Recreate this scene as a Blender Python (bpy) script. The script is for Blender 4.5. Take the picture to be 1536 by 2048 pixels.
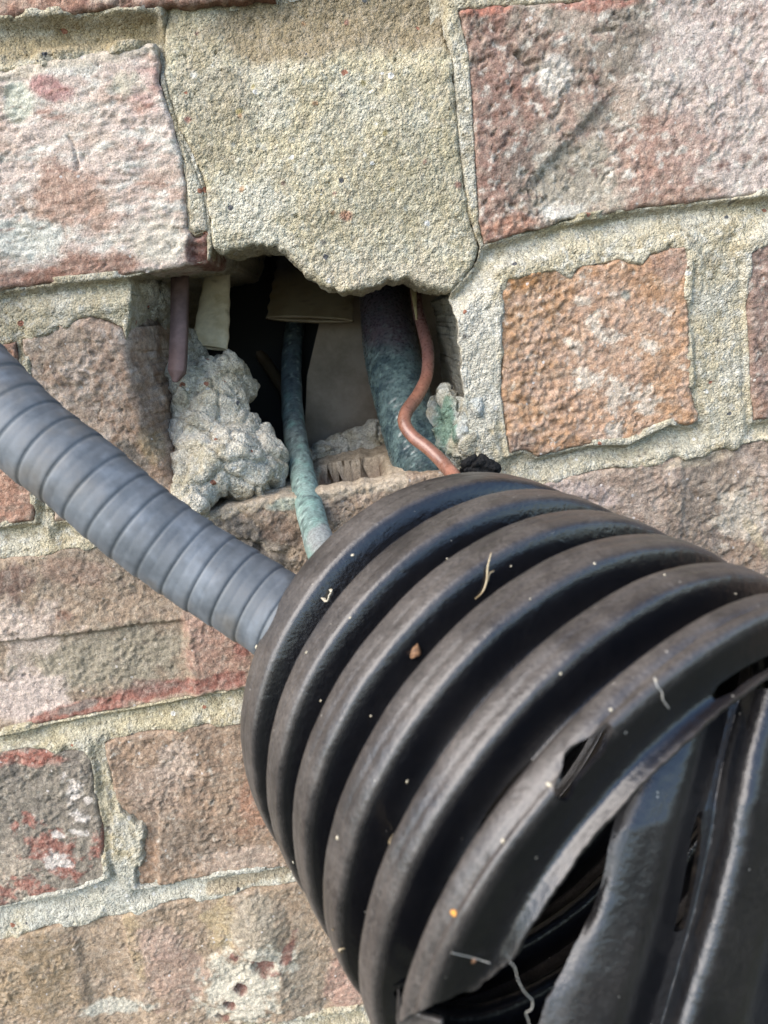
import bpy, bmesh, math, random
import numpy as np
from mathutils import Matrix, Vector

for o in list(bpy.data.objects):
    bpy.data.objects.remove(o)
SC = bpy.context.scene
COL = SC.collection
random.seed(4)

# ------------------------------------------------------------------ camera
FPX = 1450.0                      # focal length in pixels of the 2048 px tall frame
CAM_D = 0.24                      # lens to wall face, metres
TH, RO = math.radians(15.0), math.radians(9.5)
Fv = np.array([0, math.cos(TH), -math.sin(TH)])
R0 = np.array([1.0, 0, 0]); U0 = np.cross(R0, Fv)
Rv = math.cos(RO)*R0 - math.sin(RO)*U0
Uv = math.sin(RO)*R0 + math.cos(RO)*U0
CAM = np.array([0, -CAM_D, 0.0])
cd = bpy.data.cameras.new('camera'); cam = bpy.data.objects.new('camera', cd); COL.objects.link(cam)
cam.matrix_world = Matrix(((Rv[0], Uv[0], -Fv[0], CAM[0]), (Rv[1], Uv[1], -Fv[1], CAM[1]),
                           (Rv[2], Uv[2], -Fv[2], CAM[2]), (0, 0, 0, 1)))
cd.sensor_fit = 'VERTICAL'; cd.sensor_height = 36.0; cd.lens = FPX/2048*36.0
cd.clip_start = 0.005; cd.clip_end = 400
cd.dof.use_dof = True; cd.dof.focus_distance = 0.225; cd.dof.aperture_fstop = 24
SC.camera = cam

# ------------------------------------------------------------------ light
SUN_EL, SUN_AZ = math.radians(43), math.radians(232)   # azimuth seen from above, the wall faces 180 deg (-Y)
w = bpy.data.worlds.new('World'); SC.world = w; w.use_nodes = True
nt = w.node_tree; bg = nt.nodes['Background']
sky = nt.nodes.new('ShaderNodeTexSky'); sky.sky_type = 'NISHITA'; sky.sun_disc = False
sky.sun_elevation = SUN_EL; sky.sun_rotation = SUN_AZ
sky.air_density = 1.0; sky.dust_density = 0.6; sky.ozone_density = 2.0
nt.links.new(sky.outputs[0], bg.inputs[0]); bg.inputs[1].default_value = 0.145
sl = bpy.data.lights.new('sun', 'SUN'); sl.energy = 2.1; sl.angle = math.radians(60); sl.color = (1, .89, .76)
sun = bpy.data.objects.new('sun', sl); COL.objects.link(sun)
sd_ = Vector((math.sin(SUN_AZ)*math.cos(SUN_EL), math.cos(SUN_AZ)*math.cos(SUN_EL), math.sin(SUN_EL)))
sun.rotation_euler = sd_.to_track_quat('Z', 'Y').to_euler()
sun.location = sd_*3
SC.view_settings.view_transform = 'Standard'; SC.view_settings.look = 'None'
SC.view_settings.exposure = 1.62; SC.view_settings.gamma = 1.0; SC.view_settings.use_curve_mapping = False

# ------------------------------------------------------------------ helpers: mapping
def ray(px, py):
    return Fv + ((px-768)/FPX)*Rv - ((py-1024)/FPX)*Uv
def P(px, py, y=0.0):             # photo pixel -> point on the plane Y=y
    r = ray(px, py); return CAM + r*((y-CAM[1])/r[1])
def PD(px, py, D):                # photo pixel -> point at depth D along the view axis
    return CAM + ray(px, py)*D
def proj(p):
    q = np.asarray(p)-CAM; z = q@Fv
    return np.stack([768+FPX*(q@Rv)/z, 1024-FPX*(q@Uv)/z], -1)
def UV(pts):
    return np.array([P(*q)[[0, 2]] for q in pts])

def S(r, g, b, k=0.72):           # photo sRGB -> base colour
    c = np.array([r, g, b])/255.0
    return np.where(c <= .04045, c/12.92, ((c+.055)/1.055)**2.4)*k

# ------------------------------------------------------------------ helpers: noise
_rng = np.random.RandomState(7)
PERM = np.tile(_rng.permutation(256), 3)
GR = _rng.normal(size=(256, 3)); GR /= np.linalg.norm(GR, axis=1)[:, None]
def perlin(p):
    p = np.asarray(p, float); i = np.floor(p).astype(int); f = p-i; i &= 255
    u = f*f*f*(f*(f*6-15)+10)
    out = 0
    for dx in (0, 1):
        for dy in (0, 1):
            for dz in (0, 1):
                h = PERM[PERM[PERM[i[..., 0]+dx]+i[..., 1]+dy]+i[..., 2]+dz]
                g = GR[h]
                d = g[..., 0]*(f[..., 0]-dx)+g[..., 1]*(f[..., 1]-dy)+g[..., 2]*(f[..., 2]-dz)
                wx = u[..., 0] if dx else 1-u[..., 0]
                wy = u[..., 1] if dy else 1-u[..., 1]
                wz = u[..., 2] if dz else 1-u[..., 2]
                out = out+d*wx*wy*wz
    return out*1.6
def fbm(p, mm, oct=3, seed=0.0, gain=.5):     # mm = feature size in millimetres
    p = np.asarray(p)*(1000.0/mm)+np.array([seed*17.3+.37, seed*5.1+.11, seed*9.7+.71]); a = 1; o = 0; t = 0
    for k in range(oct):
        o = o+a*perlin(p); t += a; a *= gain; p = p*2.03+7.7
    return o/t
RND = _rng.rand(256, 3)
def worley(p2, mm, seed=0):       # F1, F2 and cell id of a 2-D cell pattern
    p = np.asarray(p2)*(1000.0/mm)+seed*13.7+100; i = np.floor(p).astype(int)
    f1 = np.full(p.shape[:-1], 9.0); f2 = f1.copy(); cid = np.zeros(p.shape[:-1], int)
    for dx in (-1, 0, 1):
        for dy in (-1, 0, 1):
            c = i+np.array([dx, dy]); h = PERM[PERM[c[..., 0] & 255]+(c[..., 1] & 255)]
            q = c+RND[h][..., :2]; d = np.hypot(q[..., 0]-p[..., 0], q[..., 1]-p[..., 1])
            m = d < f1
            f2 = np.where(m, f1, np.minimum(f2, d)); cid = np.where(m, h, cid); f1 = np.where(m, d, f1)
    return f1, f2, cid
def sstep(a, b, x):
    t = np.clip((x-a)/(b-a), 0, 1); return t*t*(3-2*t)

def sdpoly(p, poly):              # signed distance, positive inside
    p = np.asarray(p); poly = np.asarray(poly)
    d = np.full(len(p), 1e9); ins = np.zeros(len(p), bool)
    n = len(poly)
    for k in range(n):
        a = poly[k]; b = poly[(k+1) % n]; e = b-a; ww = p-a
        t = np.clip((ww@e)/(e@e+1e-18), 0, 1)
        q = ww-t[:, None]*e; d = np.minimum(d, (q*q).sum(1))
        c = (a[1] > p[:, 1]) != (b[1] > p[:, 1])
        with np.errstate(divide='ignore', invalid='ignore'):
            xi = (b[0]-a[0])*(p[:, 1]-a[1])/(b[1]-a[1]+1e-18)+a[0]
        ins ^= c & (p[:, 0] < xi)
    d = np.sqrt(d)
    return np.where(ins, d, -d)
def seglines(p, lines):           # distance to polylines
    d = np.full(len(p), 1e9)
    for ln in lines:
        for a, b in zip(ln[:-1], ln[1:]):
            a = np.array(a); b = np.array(b); e = b-a; ww = p-a
            t = np.clip((ww@e)/(e@e+1e-18), 0, 1); q = ww-t[:, None]*e
            d = np.minimum(d, np.hypot(q[:, 0], q[:, 1]))
    return d

# ------------------------------------------------------------------ helpers: objects
def link(name, me, mat, parent=None, center=True, loc=None, smooth=True):
    o = bpy.data.objects.new(name, me); COL.objects.link(o)
    n = len(me.vertices)
    co = np.empty(n*3); me.vertices.foreach_get('co', co); co = co.reshape(-1, 3)
    c = np.array(loc) if loc is not None else (co.min(0)+co.max(0))/2
    co -= c; me.vertices.foreach_set('co', co.ravel()); me.update()
    if parent is not None:
        o.parent = parent; o.location = Vector(c)-parent.location
    else:
        o.location = c
    if mat: me.materials.append(mat)
    if smooth: me.polygons.foreach_set('use_smooth', np.ones(len(me.polygons), bool))
    return o
def mesh_np(name, V, faces, col=None):
    me = bpy.data.meshes.new(name)
    if isinstance(faces, np.ndarray):
        me.vertices.add(len(V)); me.vertices.foreach_set('co', np.asarray(V, float).ravel())
        nf = len(faces); k = faces.shape[1]
        me.loops.add(nf*k); me.loops.foreach_set('vertex_index', faces.ravel().astype(np.int32))
        me.polygons.add(nf); me.polygons.foreach_set('loop_start', np.arange(0, nf*k, k, dtype=np.int32))
        me.update(calc_edges=True); me.validate()
    else:
        me.from_pydata([tuple(v) for v in V], [], faces); me.update()
    if col is not None:
        at = me.color_attributes.new('Col', 'FLOAT_COLOR', 'POINT')
        c4 = np.ones((len(V), 4)); c4[:, :3] = np.clip(col, 0.002, 1)
        at.data.foreach_set('color', c4.ravel())
    return me
def thing(name, label, cat, loc=(0, 0, 0), group=None):
    o = bpy.data.objects.new(name, None); COL.objects.link(o); o.location = loc; o.empty_display_size = .02
    return tag(o, label, cat, group)
def tag(o, label, cat, group=None):
    o['label'] = label; o['category'] = cat
    if group: o['group'] = group
    return o

def patch(sd, bbox, h, skirt_depth=None, rings=1):
    """2-D grid inside sd>0, its rim snapped to the outline. Returns uv, quads, rim edges, interior sd."""
    x0, y0, x1, y1 = bbox
    nx = int(math.ceil((x1-x0)/h))+1; ny = int(math.ceil((y1-y0)/h))+1
    gx, gy = np.meshgrid(x0+h*np.arange(nx), y0+h*np.arange(ny))
    uv = np.stack([gx.ravel(), gy.ravel()], 1)
    s = sd(uv)
    ok = s > -0.55*h
    idx = np.arange(nx*ny).reshape(ny, nx)
    q = np.stack([idx[:-1, :-1], idx[:-1, 1:], idx[1:, 1:], idx[1:, :-1]], -1).reshape(-1, 4)
    q = q[ok[q].all(1)]
    used = np.unique(q); remap = -np.ones(nx*ny, int); remap[used] = np.arange(len(used))
    uv = uv[used]; s = s[used]; q = remap[q]
    e = np.concatenate([q[:, [0, 1]], q[:, [1, 2]], q[:, [2, 3]], q[:, [3, 0]]])
    key = np.sort(e, 1); k1 = key[:, 0].astype(np.int64)*len(uv)+key[:, 1]
    _, inv, cnt = np.unique(k1, return_inverse=True, return_counts=True)
    rim = e[cnt[inv] == 1]
    rv = np.unique(rim)
    p = uv[rv].copy(); ee = h*.15; nrm = None
    for _ in range(3):
        s0 = sd(p); gx_ = (sd(p+[ee, 0])-sd(p-[ee, 0]))/(2*ee); gy_ = (sd(p+[0, ee])-sd(p-[0, ee]))/(2*ee)
        g = np.stack([gx_, gy_], 1); gl = np.maximum((g*g).sum(1), .3)
        p -= np.clip(s0/gl, -h, h)[:, None]*g
        nrm = -g/np.sqrt(gl)[:, None]
    uv[rv] = p; s = s.copy(); s[rv] = 0
    return uv, q, rim, rv, nrm, s

# ------------------------------------------------------------------ materials
def new_mat(name):
    m = bpy.data.materials.new(name); m.use_nodes = True
    return m, m.node_tree, m.node_tree.nodes['Principled BSDF']
def nd(t, typ, **kw):
    n = t.nodes.new(typ)
    for k, v in kw.items():
        if k.startswith('i_'): n.inputs[k[2:].replace('_', ' ')].default_value = v
        else: setattr(n, k, v)
    return n
def earthy(name, rough=.93, grain=(2600, .5), cells=(1200, .25, .8, .0006), bump=((900, .5, .0010),), spec=.2, speck=None, vary=.2):
    """stone-like material: vertex colour, grains of differing tone, layered relief finer than the mesh"""
    m, t, b = new_mat(name); L = t.links.new
    at = nd(t, 'ShaderNodeVertexColor', layer_name='Col'); tc = nd(t, 'ShaderNodeTexCoord')
    wn = nd(t, 'ShaderNodeTexNoise', i_Scale=cells[0]*.55, i_Detail=2.0); L(tc.outputs['Object'], wn.inputs['Vector'])
    wm = nd(t, 'ShaderNodeVectorMath', operation='MULTIPLY_ADD'); L(wn.outputs['Color'], wm.inputs[0]); wm.inputs[1].default_value = (1.2/cells[0],)*3; L(tc.outputs['Object'], wm.inputs[2])
    def rng(src, lo, hi, a=.3, c=.7):
        r = nd(t, 'ShaderNodeMapRange'); L(src, r.inputs[0]); r.inputs[1].default_value = a; r.inputs[2].default_value = c; r.inputs[3].default_value = lo; r.inputs[4].default_value = hi; return r.outputs[0]
    def mul(x, y):
        q = nd(t, 'ShaderNodeMath', operation='MULTIPLY'); L(x, q.inputs[0]); L(y, q.inputs[1]); return q.outputs[0]
    n1 = nd(t, 'ShaderNodeTexNoise', i_Scale=float(grain[0]), i_Detail=4.0, i_Roughness=.65); L(tc.outputs['Object'], n1.inputs['Vector'])
    n2 = nd(t, 'ShaderNodeTexNoise', i_Scale=grain[0]*.2, i_Detail=4.0); L(tc.outputs['Object'], n2.inputs['Vector'])
    vo = nd(t, 'ShaderNodeTexVoronoi', i_Scale=float(cells[0])); L(wm.outputs[0], vo.inputs['Vector'])
    vs = nd(t, 'ShaderNodeSeparateColor'); L(vo.outputs['Color'], vs.inputs[0])
    f = mul(mul(rng(n1.outputs['Fac'], 1-grain[1], 1+grain[1]*.8), rng(n2.outputs['Fac'], 1-vary, 1+vary)), rng(vs.outputs[0], 1-cells[1], 1+cells[1], 0, 1))
    vm = nd(t, 'ShaderNodeVectorMath', operation='SCALE'); L(at.outputs['Color'], vm.inputs[0]); L(f, vm.inputs['Scale'])
    cout = vm.outputs[0]
    for sc, th, colr in (speck or ()):
        v = nd(t, 'ShaderNodeTexVoronoi', i_Scale=float(sc)); L(wm.outputs[0], v.inputs['Vector'])
        sep = nd(t, 'ShaderNodeSeparateColor'); L(v.outputs['Color'], sep.inputs[0])
        c1 = nd(t, 'ShaderNodeMath', operation='GREATER_THAN'); c1.inputs[1].default_value = th; L(sep.outputs[0], c1.inputs[0])
        c2 = nd(t, 'ShaderNodeMath', operation='LESS_THAN'); c2.inputs[1].default_value = .38; L(v.outputs['Distance'], c2.inputs[0])
        mx = nd(t, 'ShaderNodeMix', data_type='RGBA'); L(mul(c1.outputs[0], c2.outputs[0]), mx.inputs[0]); L(cout, mx.inputs[6]); mx.inputs[7].default_value = (*colr, 1)
        cout = mx.outputs[2]
    L(cout, b.inputs['Base Color'])
    b.inputs['Roughness'].default_value = rough; b.inputs['Specular IOR Level'].default_value = spec
    prev = None
    for sc, st, dist in bump:
        n = nd(t, 'ShaderNodeTexNoise', i_Scale=float(sc), i_Detail=6.0, i_Roughness=.68); L(tc.outputs['Object'], n.inputs['Vector'])
        bp = nd(t, 'ShaderNodeBump', i_Strength=st, i_Distance=dist); L(n.outputs['Fac'], bp.inputs['Height'])
        if prev: L(prev.outputs[0], bp.inputs['Normal'])
        prev = bp
    iv = nd(t, 'ShaderNodeMath', operation='MULTIPLY'); L(vo.outputs['Distance'], iv.inputs[0]); L(rng(vs.outputs[1], -.4, -1.4, 0, 1), iv.inputs[1])
    bp = nd(t, 'ShaderNodeBump', i_Strength=cells[2], i_Distance=cells[3]); L(iv.outputs[0], bp.inputs['Height']); L(prev.outputs[0], bp.inputs['Normal'])
    L(bp.outputs[0], b.inputs['Normal'])
    return m
M_BRICK = earthy('fired_clay', grain=(2300, .42), cells=(1300, .12, .45, .0004), bump=((420, .5, .0014), (1500, .8, .0007)), speck=((760, .992, (.5, .45, .4)),))
M_MORTAR = earthy('sandy_mortar', grain=(2600, .34), cells=(1350, .17, .9, .0007), bump=((450, .7, .0014), (1700, .7, .0006)),
                  speck=((420, .990, (.6, .58, .52)), (380, .993, (.3, .14, .09)), (460, .992, (.10, .10, .10))), vary=.16)
M_COARSE = earthy('weathered_clay', grain=(600, .4), bump=((300, .5, .002),))

# ------------------------------------------------------------------ wall pieces
class Tint:
    """layers of colour over a base: stains, lime wash, chips"""
    def __init__(self, p3, px, base):
        self.p = p3; self.px = px; self.c = np.tile(np.asarray(base, float), (len(p3), 1))
    def _mix(self, col, w):
        self.c += (np.asarray(col)-self.c)*np.clip(w, 0, 1)[:, None]; return self
    def fbm(self, col, mm, thr=.1, soft=.15, seed=0, amt=1, stretch=(1, 1, 1), oct=4):
        n = fbm(self.p/np.array(stretch), mm, oct, seed, .6)
        return self._mix(col, amt*sstep(thr-soft, thr+soft, n))
    def blob(self, col, c, r, rot=0, amt=1, rag=.55, mm=9, soft=.3, seed=3):
        d = self.px-np.array(c); a = math.radians(rot)
        x = (d[:, 0]*math.cos(a)+d[:, 1]*math.sin(a))/r[0]; y = (-d[:, 0]*math.sin(a)+d[:, 1]*math.cos(a))/r[1]
        q = np.hypot(x, y)-1
        near = q < 2.2
        w = np.zeros(len(d))
        if near.any():
            w[near] = amt*sstep(soft, -soft, q[near]+rag*2*fbm(self.p[near], mm, 4, seed+c[0]*.013, .65))
        return self._mix(col, w)
    def line(self, col, pts, wpx, amt=1, rag=.5, mm=6, seed=5):
        d = seglines(self.px, [pts])/wpx-1
        near = d < 2
        w = np.zeros(len(d)); w[near] = amt*sstep(.35, -.35, d[near]+rag*2*fbm(self.p[near], mm, 4, seed, .6))
        return self._mix(col, w)

FRAME = (-.195, .150, -.335, .112)            # x0 x1 z0 z1 of the wall the lens sees
def axis_nodes(a, b, fa, fb, h, H=.0016):
    """fine steps inside [fa,fb], coarse outside"""
    fa = max(a, fa); fb = min(b, fb)
    if fb <= fa: return np.linspace(a, b, max(2, int((b-a)/H)+1))
    out = [np.arange(fa, fb+h*.5, h)]
    if fa-a > h: out.insert(0, np.linspace(a, fa, max(2, int((fa-a)/H)+1))[:-1])
    if b-out[-1][-1] > h: out.append(np.linspace(out[-1][-1], b, max(2, int((b-fb)/H)+1))[1:])
    return np.concatenate(out)

def grid_piece(sd, bbox, h, fine=True, H=.0016):
    x0, y0, x1, y1 = bbox
    if fine: X = axis_nodes(x0, x1, FRAME[0], FRAME[1], h, H); Y = axis_nodes(y0, y1, FRAME[2], FRAME[3], h, H)
    else: X = np.arange(x0, x1+h, h); Y = np.arange(y0, y1+h, h)
    nx, ny = len(X), len(Y)
    hx = np.gradient(X); hy = np.gradient(Y)
    gx, gy = np.meshgrid(X, Y); HX, HY = np.meshgrid(hx, hy)
    uv = np.stack([gx.ravel(), gy.ravel()], 1); hl = np.maximum(HX, HY).ravel()
    s = sd(uv); ok = s > -.55*hl
    idx = np.arange(nx*ny).reshape(ny, nx)
    q = np.stack([idx[:-1, :-1], idx[:-1, 1:], idx[1:, 1:], idx[1:, :-1]], -1).reshape(-1, 4)
    q = q[ok[q].all(1)]
    used = np.unique(q); remap = -np.ones(nx*ny, int); remap[used] = np.arange(len(used))
    uv = uv[used]; s = s[used].copy(); hl = hl[used]; q = remap[q]
    e = np.concatenate([q[:, [0, 1]], q[:, [1, 2]], q[:, [2, 3]], q[:, [3, 0]]])
    key = np.sort(e, 1); k1 = key[:, 0].astype(np.int64)*len(uv)+key[:, 1]
    _, inv, cnt = np.unique(k1, return_inverse=True, return_counts=True)
    rim = e[cnt[inv] == 1]
    rv = np.unique(rim); p = uv[rv].copy(); ee = h*.25
    for _ in range(3):
        s0 = sd(p); g = np.stack([(sd(p+[ee, 0])-sd(p-[ee, 0]))/(2*ee), (sd(p+[0, ee])-sd(p-[0, ee]))/(2*ee)], 1)
        gl = np.maximum((g*g).sum(1), .3)
        p -= np.clip(s0/gl, -2*hl[rv], 2*hl[rv])[:, None]*g
    nrm = -g/np.sqrt(gl)[:, None]
    uv[rv] = p; s[rv] = 0
    return uv, q, rim, rv, nrm, s

def extrude_rim(V, uv, q, rim, rv, nrm, depths, off, keep=None):
    """side walls running back into the wall behind the rim"""
    if keep is not None: rim = rim[keep[np.searchsorted(rv, rim)].all(1)]
    n0 = len(V); m = len(rv); parts = [V]; faces = [q]
    prev = rv; loc = np.searchsorted(rv, rim)
    for k, d in enumerate(depths):
        b = V[rv].copy(); b[:, 1] += d
        b[:, [0, 2]] -= nrm*off(V[rv], d)[:, None]
        ids = n0+k*m+np.arange(m); parts.append(b)
        a = prev[loc] if k else rim
        faces.append(np.stack([a[:, 1], a[:, 0], ids[loc[:, 0]], ids[loc[:, 1]]], 1))
        prev = ids
    return np.concatenate(parts), np.concatenate(faces)

def mellow(c, p, k=.12):
    """lime dust: pulls every colour a little towards a warm pale grey, unevenly"""
    c = np.clip(c, .004, 1); l = (c@np.array([.3, .55, .15]))[:, None]
    c = c+(l*np.array([1.05, 1.0, .92])-c)*k
    c = c*np.array([.985, 1.0, .93])                              # brick earth is yellower than it is pink
    d = (.14+.22*sstep(-.15, .4, fbm(p, 2.6, 4, 201, .7)))[:, None]
    return c+(S(226, 212, 192, .8)-c)*d
def wall_piece(name, parent, mat, poly, relief, tint, h=.00045, depth=.03, warp=(.0011, 6), edge=.0014, base_y=0.0,
               cracks=(), seed=0, fine=True, side_rough=.0006, nside=6, side_fn=None):
    poly = np.asarray(poly, float)
    bb = (poly[:, 0].min()-.002, poly[:, 1].min()-.002, poly[:, 0].max()+.002, poly[:, 1].max()+.002)
    def sd(p):
        p3 = np.stack([p[:, 0], np.full(len(p), seed*.31), p[:, 1]], 1)
        wv = np.stack([fbm(p3, warp[1], 3, seed+1, .6), fbm(p3, warp[1], 3, seed+2, .6)], 1)*warp[0] if warp[0] else 0
        return sdpoly(p+wv, poly)
    uv, q, rim, rv, nrm, s = grid_piece(sd, bb, h, fine)
    p3 = np.stack([uv[:, 0], np.full(len(uv), seed*.17), uv[:, 1]], 1)
    flat = np.stack([uv[:, 0], np.zeros(len(uv)), uv[:, 1]], 1); px = proj(flat)
    hgt = relief(p3, uv, px, s)
    if edge:
        er = edge*(1+.8*fbm(p3, 7, 2, seed+5)); er = np.maximum(er, .0004)
        t = np.clip(s/er, 0, 1); hgt = hgt-er*.8*(1-np.sqrt(np.maximum(0, 1-(1-t)**2)))
    for pts, wpx, dmm in cracks:
        d = seglines(px+np.stack([fbm(p3, 4, 3, 21), fbm(p3, 4, 3, 22)], 1)*9, [pts]); hgt = hgt-dmm*.001*np.exp(-(d/wpx)**2)
    V = np.stack([uv[:, 0], base_y-hgt, uv[:, 1]], 1)
    dep = np.concatenate([[.0012], np.linspace(.0012, depth, nside+1)[1:]])
    def off(b, d):
        p = np.stack([b[:, 0], np.full(len(b), d+.5), b[:, 2]], 1)
        o = side_rough*fbm(p, 7, 3, seed+9, .6)
        if side_fn is not None: o = o+side_fn(b, d)
        return o
    V, F = extrude_rim(V, uv, q, rim, rv, nrm, dep, off)
    pa = V.copy(); pa[:, 1] += seed*.17
    col = mellow(tint(pa, proj(np.stack([V[:, 0], np.zeros(len(V)), V[:, 2]], 1))), pa)
    me = mesh_np(name, V, F, col)
    return link(name, me, mat, parent)

wall = thing('brick_wall', 'weathered red and pink brick wall with pale sandy mortar and a broken opening', 'wall', (0, 0, -.6))

# outlines of the bricks in view, read off the photograph
BR = {}
BR['a'] = UV([(-420, 40), (-200, 42), (0, 32), (150, 24), (300, 13), (400, 5), (548, -6), (540, -330), (-420, -260)])
BR['b'] = UV([(-900, 290), (-300, 195), (0, 138), (150, 108), (250, 92), (312, 84), (320, 165), (338, 225), (352, 275), (366, 330), (371, 400), (375, 458),
              (388, 470), (413, 462), (414, 524), (330, 541), (230, 553), (130, 563), (0, 580), (-300, 628), (-900, 720)])
BR['c'] = UV([(915, 18), (1000, 8), (1260, -6), (1700, -70), (2300, -160), (2340, 270), (1800, 348), (1536, 388), (1400, 402), (1330, 410), (1240, 421), (1190, 436),
              (1130, 442), (1080, 458), (1040, 466), (968, 489), (957, 440), (955, 400), (949, 310), (944, 200), (936, 105), (925, 55)])
BR['d'] = UV([(38, 678), (75, 664), (120, 648), (180, 632), (215, 640), (243, 655), (256, 700), (264, 760), (285, 830), (304, 890), (330, 930), (348, 965),
              (362, 1012), (300, 1022), (200, 1034), (106, 1046), (95, 960), (75, 850), (50, 730)])
BR['e'] = UV([(-900, 830), (-300, 730), (0, 690), (28, 684), (40, 760), (62, 900), (70, 1000), (66, 1044), (0, 1052), (-300, 1100), (-900, 1200)])
BR['f'] = UV([(1006, 548), (1040, 545), (1075, 537), (1110, 530), (1140, 545), (1165, 532), (1200, 528), (1240, 518), (1285, 528), (1300, 508), (1340, 497), (1372, 492),
              (1380, 520), (1378, 600), (1381, 700), (1385, 780), (1398, 842), (1385, 852), (1340, 846), (1295, 866), (1258, 886), (1180, 888), (1130, 901), (1075, 914),
              (1050, 900), (1020, 908), (1012, 860), (1002, 790), (1003, 700), (998, 610)])
BR['g'] = UV([(1492, 500), (1536, 478), (1900, 420), (2600, 310), (2640, 670), (1900, 790), (1536, 840), (1510, 843), (1504, 760), (1500, 660), (1496, 580)])
BR['h'] = UV([(-300, 1160), (0, 1120), (90, 1108), (170, 1092), (235, 1073), (300, 1066), (372, 1052), (400, 1028), (450, 1014), (520, 1000), (600, 990), (690, 975), (765, 962), (900, 942),
              (915, 1180), (905, 1330), (700, 1345), (480, 1378), (380, 1396), (250, 1422), (130, 1442), (0, 1470), (-300, 1512)])
BR['i'] = UV([(985, 985), (1080, 972), (1180, 945), (1250, 932), (1350, 915), (1450, 896), (1536, 880), (2300, 770), (2300, 1130), (1536, 1240), (980, 1330)])
BR['j'] = UV([(-800, 1630), (-300, 1552), (0, 1507), (60, 1498), (110, 1502), (172, 1500), (183, 1520), (190, 1590), (204, 1650), (208, 1700), (217, 1752), (170, 1772), (130, 1786), (60, 1800),
              (0, 1817), (-300, 1860), (-800, 1940)])
BR['k'] = UV([(207, 1489), (255, 1475), (300, 1465), (400, 1452), (470, 1440), (800, 1392), (1290, 1320), (1250, 1640), (800, 1700), (590, 1735), (520, 1740), (450, 1748), (360, 1765),
              (300, 1776), (272, 1776), (268, 1740), (285, 1700), (280, 1660), (262, 1640), (240, 1626), (226, 1585), (215, 1530)])
BR['l'] = UV([(-350, 1935), (0, 1884), (60, 1866), (130, 1846), (190, 1840), (250, 1830), (340, 1806), (440, 1788), (520, 1778), (590, 1768), (735, 1745), (760, 2008), (700, 2021), (620, 2032),
              (525, 2046), (250, 2085), (0, 2120), (-350, 2180)])
PATCH_P = UV([(322, 8), (324, -14), (400, -22), (548, -40), (700, -75), (886, -90), (888, -60), (893, 0), (896, 60), (908, 120), (914, 200), (919, 280), (929, 350), (939, 420), (953, 468),
              (961, 492), (948, 532), (930, 556), (905, 581), (880, 583), (850, 571), (820, 558), (780, 561), (750, 575), (720, 580), (685, 586), (640, 566), (605, 546),
              (588, 520), (556, 493), (510, 490), (480, 496), (450, 506), (421, 497), (419, 450), (408, 372), (388, 312), (354, 250), (334, 190), (322, 130), (320, 60)])
SLIVER_P = UV([(355, 268), (372, 300), (390, 340), (404, 380), (412, 430), (414, 460), (400, 462), (388, 466), (378, 456), (374, 400), (369, 330)])
HOLE_P = UV([(250, 556), (330, 536), (415, 518), (421, 490), (430, 440), (940, 440), (962, 488), (950, 532), (928, 552), (906, 572), (901, 600), (914, 640), (921, 700), (925, 760), (934, 830),
             (950, 900), (958, 980), (940, 1100), (700, 1130), (480, 1150), (330, 1120), (330, 1000), (330, 960), (290, 890), (262, 800), (246, 720), (252, 640), (262, 600)])
HOLE_P[17:21] += 0

def smear(p, c, mm=6, seed=0, a=.0006): return a*fbm(p, mm, 3, seed)

def brick_relief(rough=1.0, grain=.5, seed=0, big=.0009, gmm=1.7, extra=None, stretch=(1, 1, 1), pits=.5):
    def f(p, uv, px, s):
        q = p/np.array(stretch)
        h = big*fbm(p, 26, 2, seed)+rough*(.45+1.1*sstep(-.35, .45, fbm(p, 17, 2, seed+6)))*(.00085*fbm(q, 7, 3, seed+1, .6)+.00062*fbm(q, 2.0, 2, seed+2, .7))
        f1, f2, cid = worley(uv+.0006*np.stack([fbm(p, 3, 2, 31), fbm(p, 3, 2, 32)], 1), gmm, seed)
        h = h+grain*.00045*(1-np.clip(f1*1.25, 0, 1)**2)*(.3+RND[cid][..., 1])
        g1, g2, gid = worley(uv+.0012*np.stack([fbm(p, 3, 2, 33), fbm(p, 3, 2, 34)], 1), 5.5, seed+4)
        h = h-pits*.0018*(RND[gid][..., 2] > .88)*sstep(.30*RND[gid][..., 1], .02, g1)
        ck = np.exp(-(fbm(q, 16, 4, seed+9, .6)/.018)**2)*sstep(.02, .25, fbm(p, 24, 2, seed+10))       # hairline crazing
        h = h-.00075*ck
        if extra is not None: h = h+extra(p, uv, px, s)
        return h
    return f
def bump_px(px, c, r, rot=0):
    d = px-np.array(c); a = math.radians(rot)
    x = (d[:, 0]*math.cos(a)+d[:, 1]*math.sin(a))/r[0]; y = (-d[:, 0]*math.sin(a)+d[:, 1]*math.cos(a))/r[1]
    return np.hypot(x, y)
WHITE = S(228, 222, 214, .8); PINKW = S(214, 190, 182, .8); REDB = S(160, 88, 70); DKRED = S(128, 66, 54); CHAR = S(70, 66, 64)

def t_a(p, px):
    return Tint(p, px, S(176, 118, 94)).fbm(S(205, 180, 160), 14, .1, .2, 1, .7).fbm(DKRED, 6, .25, .12, 2, .8).line(S(120, 60, 40), [(0, 30), (548, -6)], 9, .8).c
wall_piece('brick', wall, M_BRICK, BR['a'], brick_relief(.8, .4, 11), t_a, seed=1)

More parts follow.
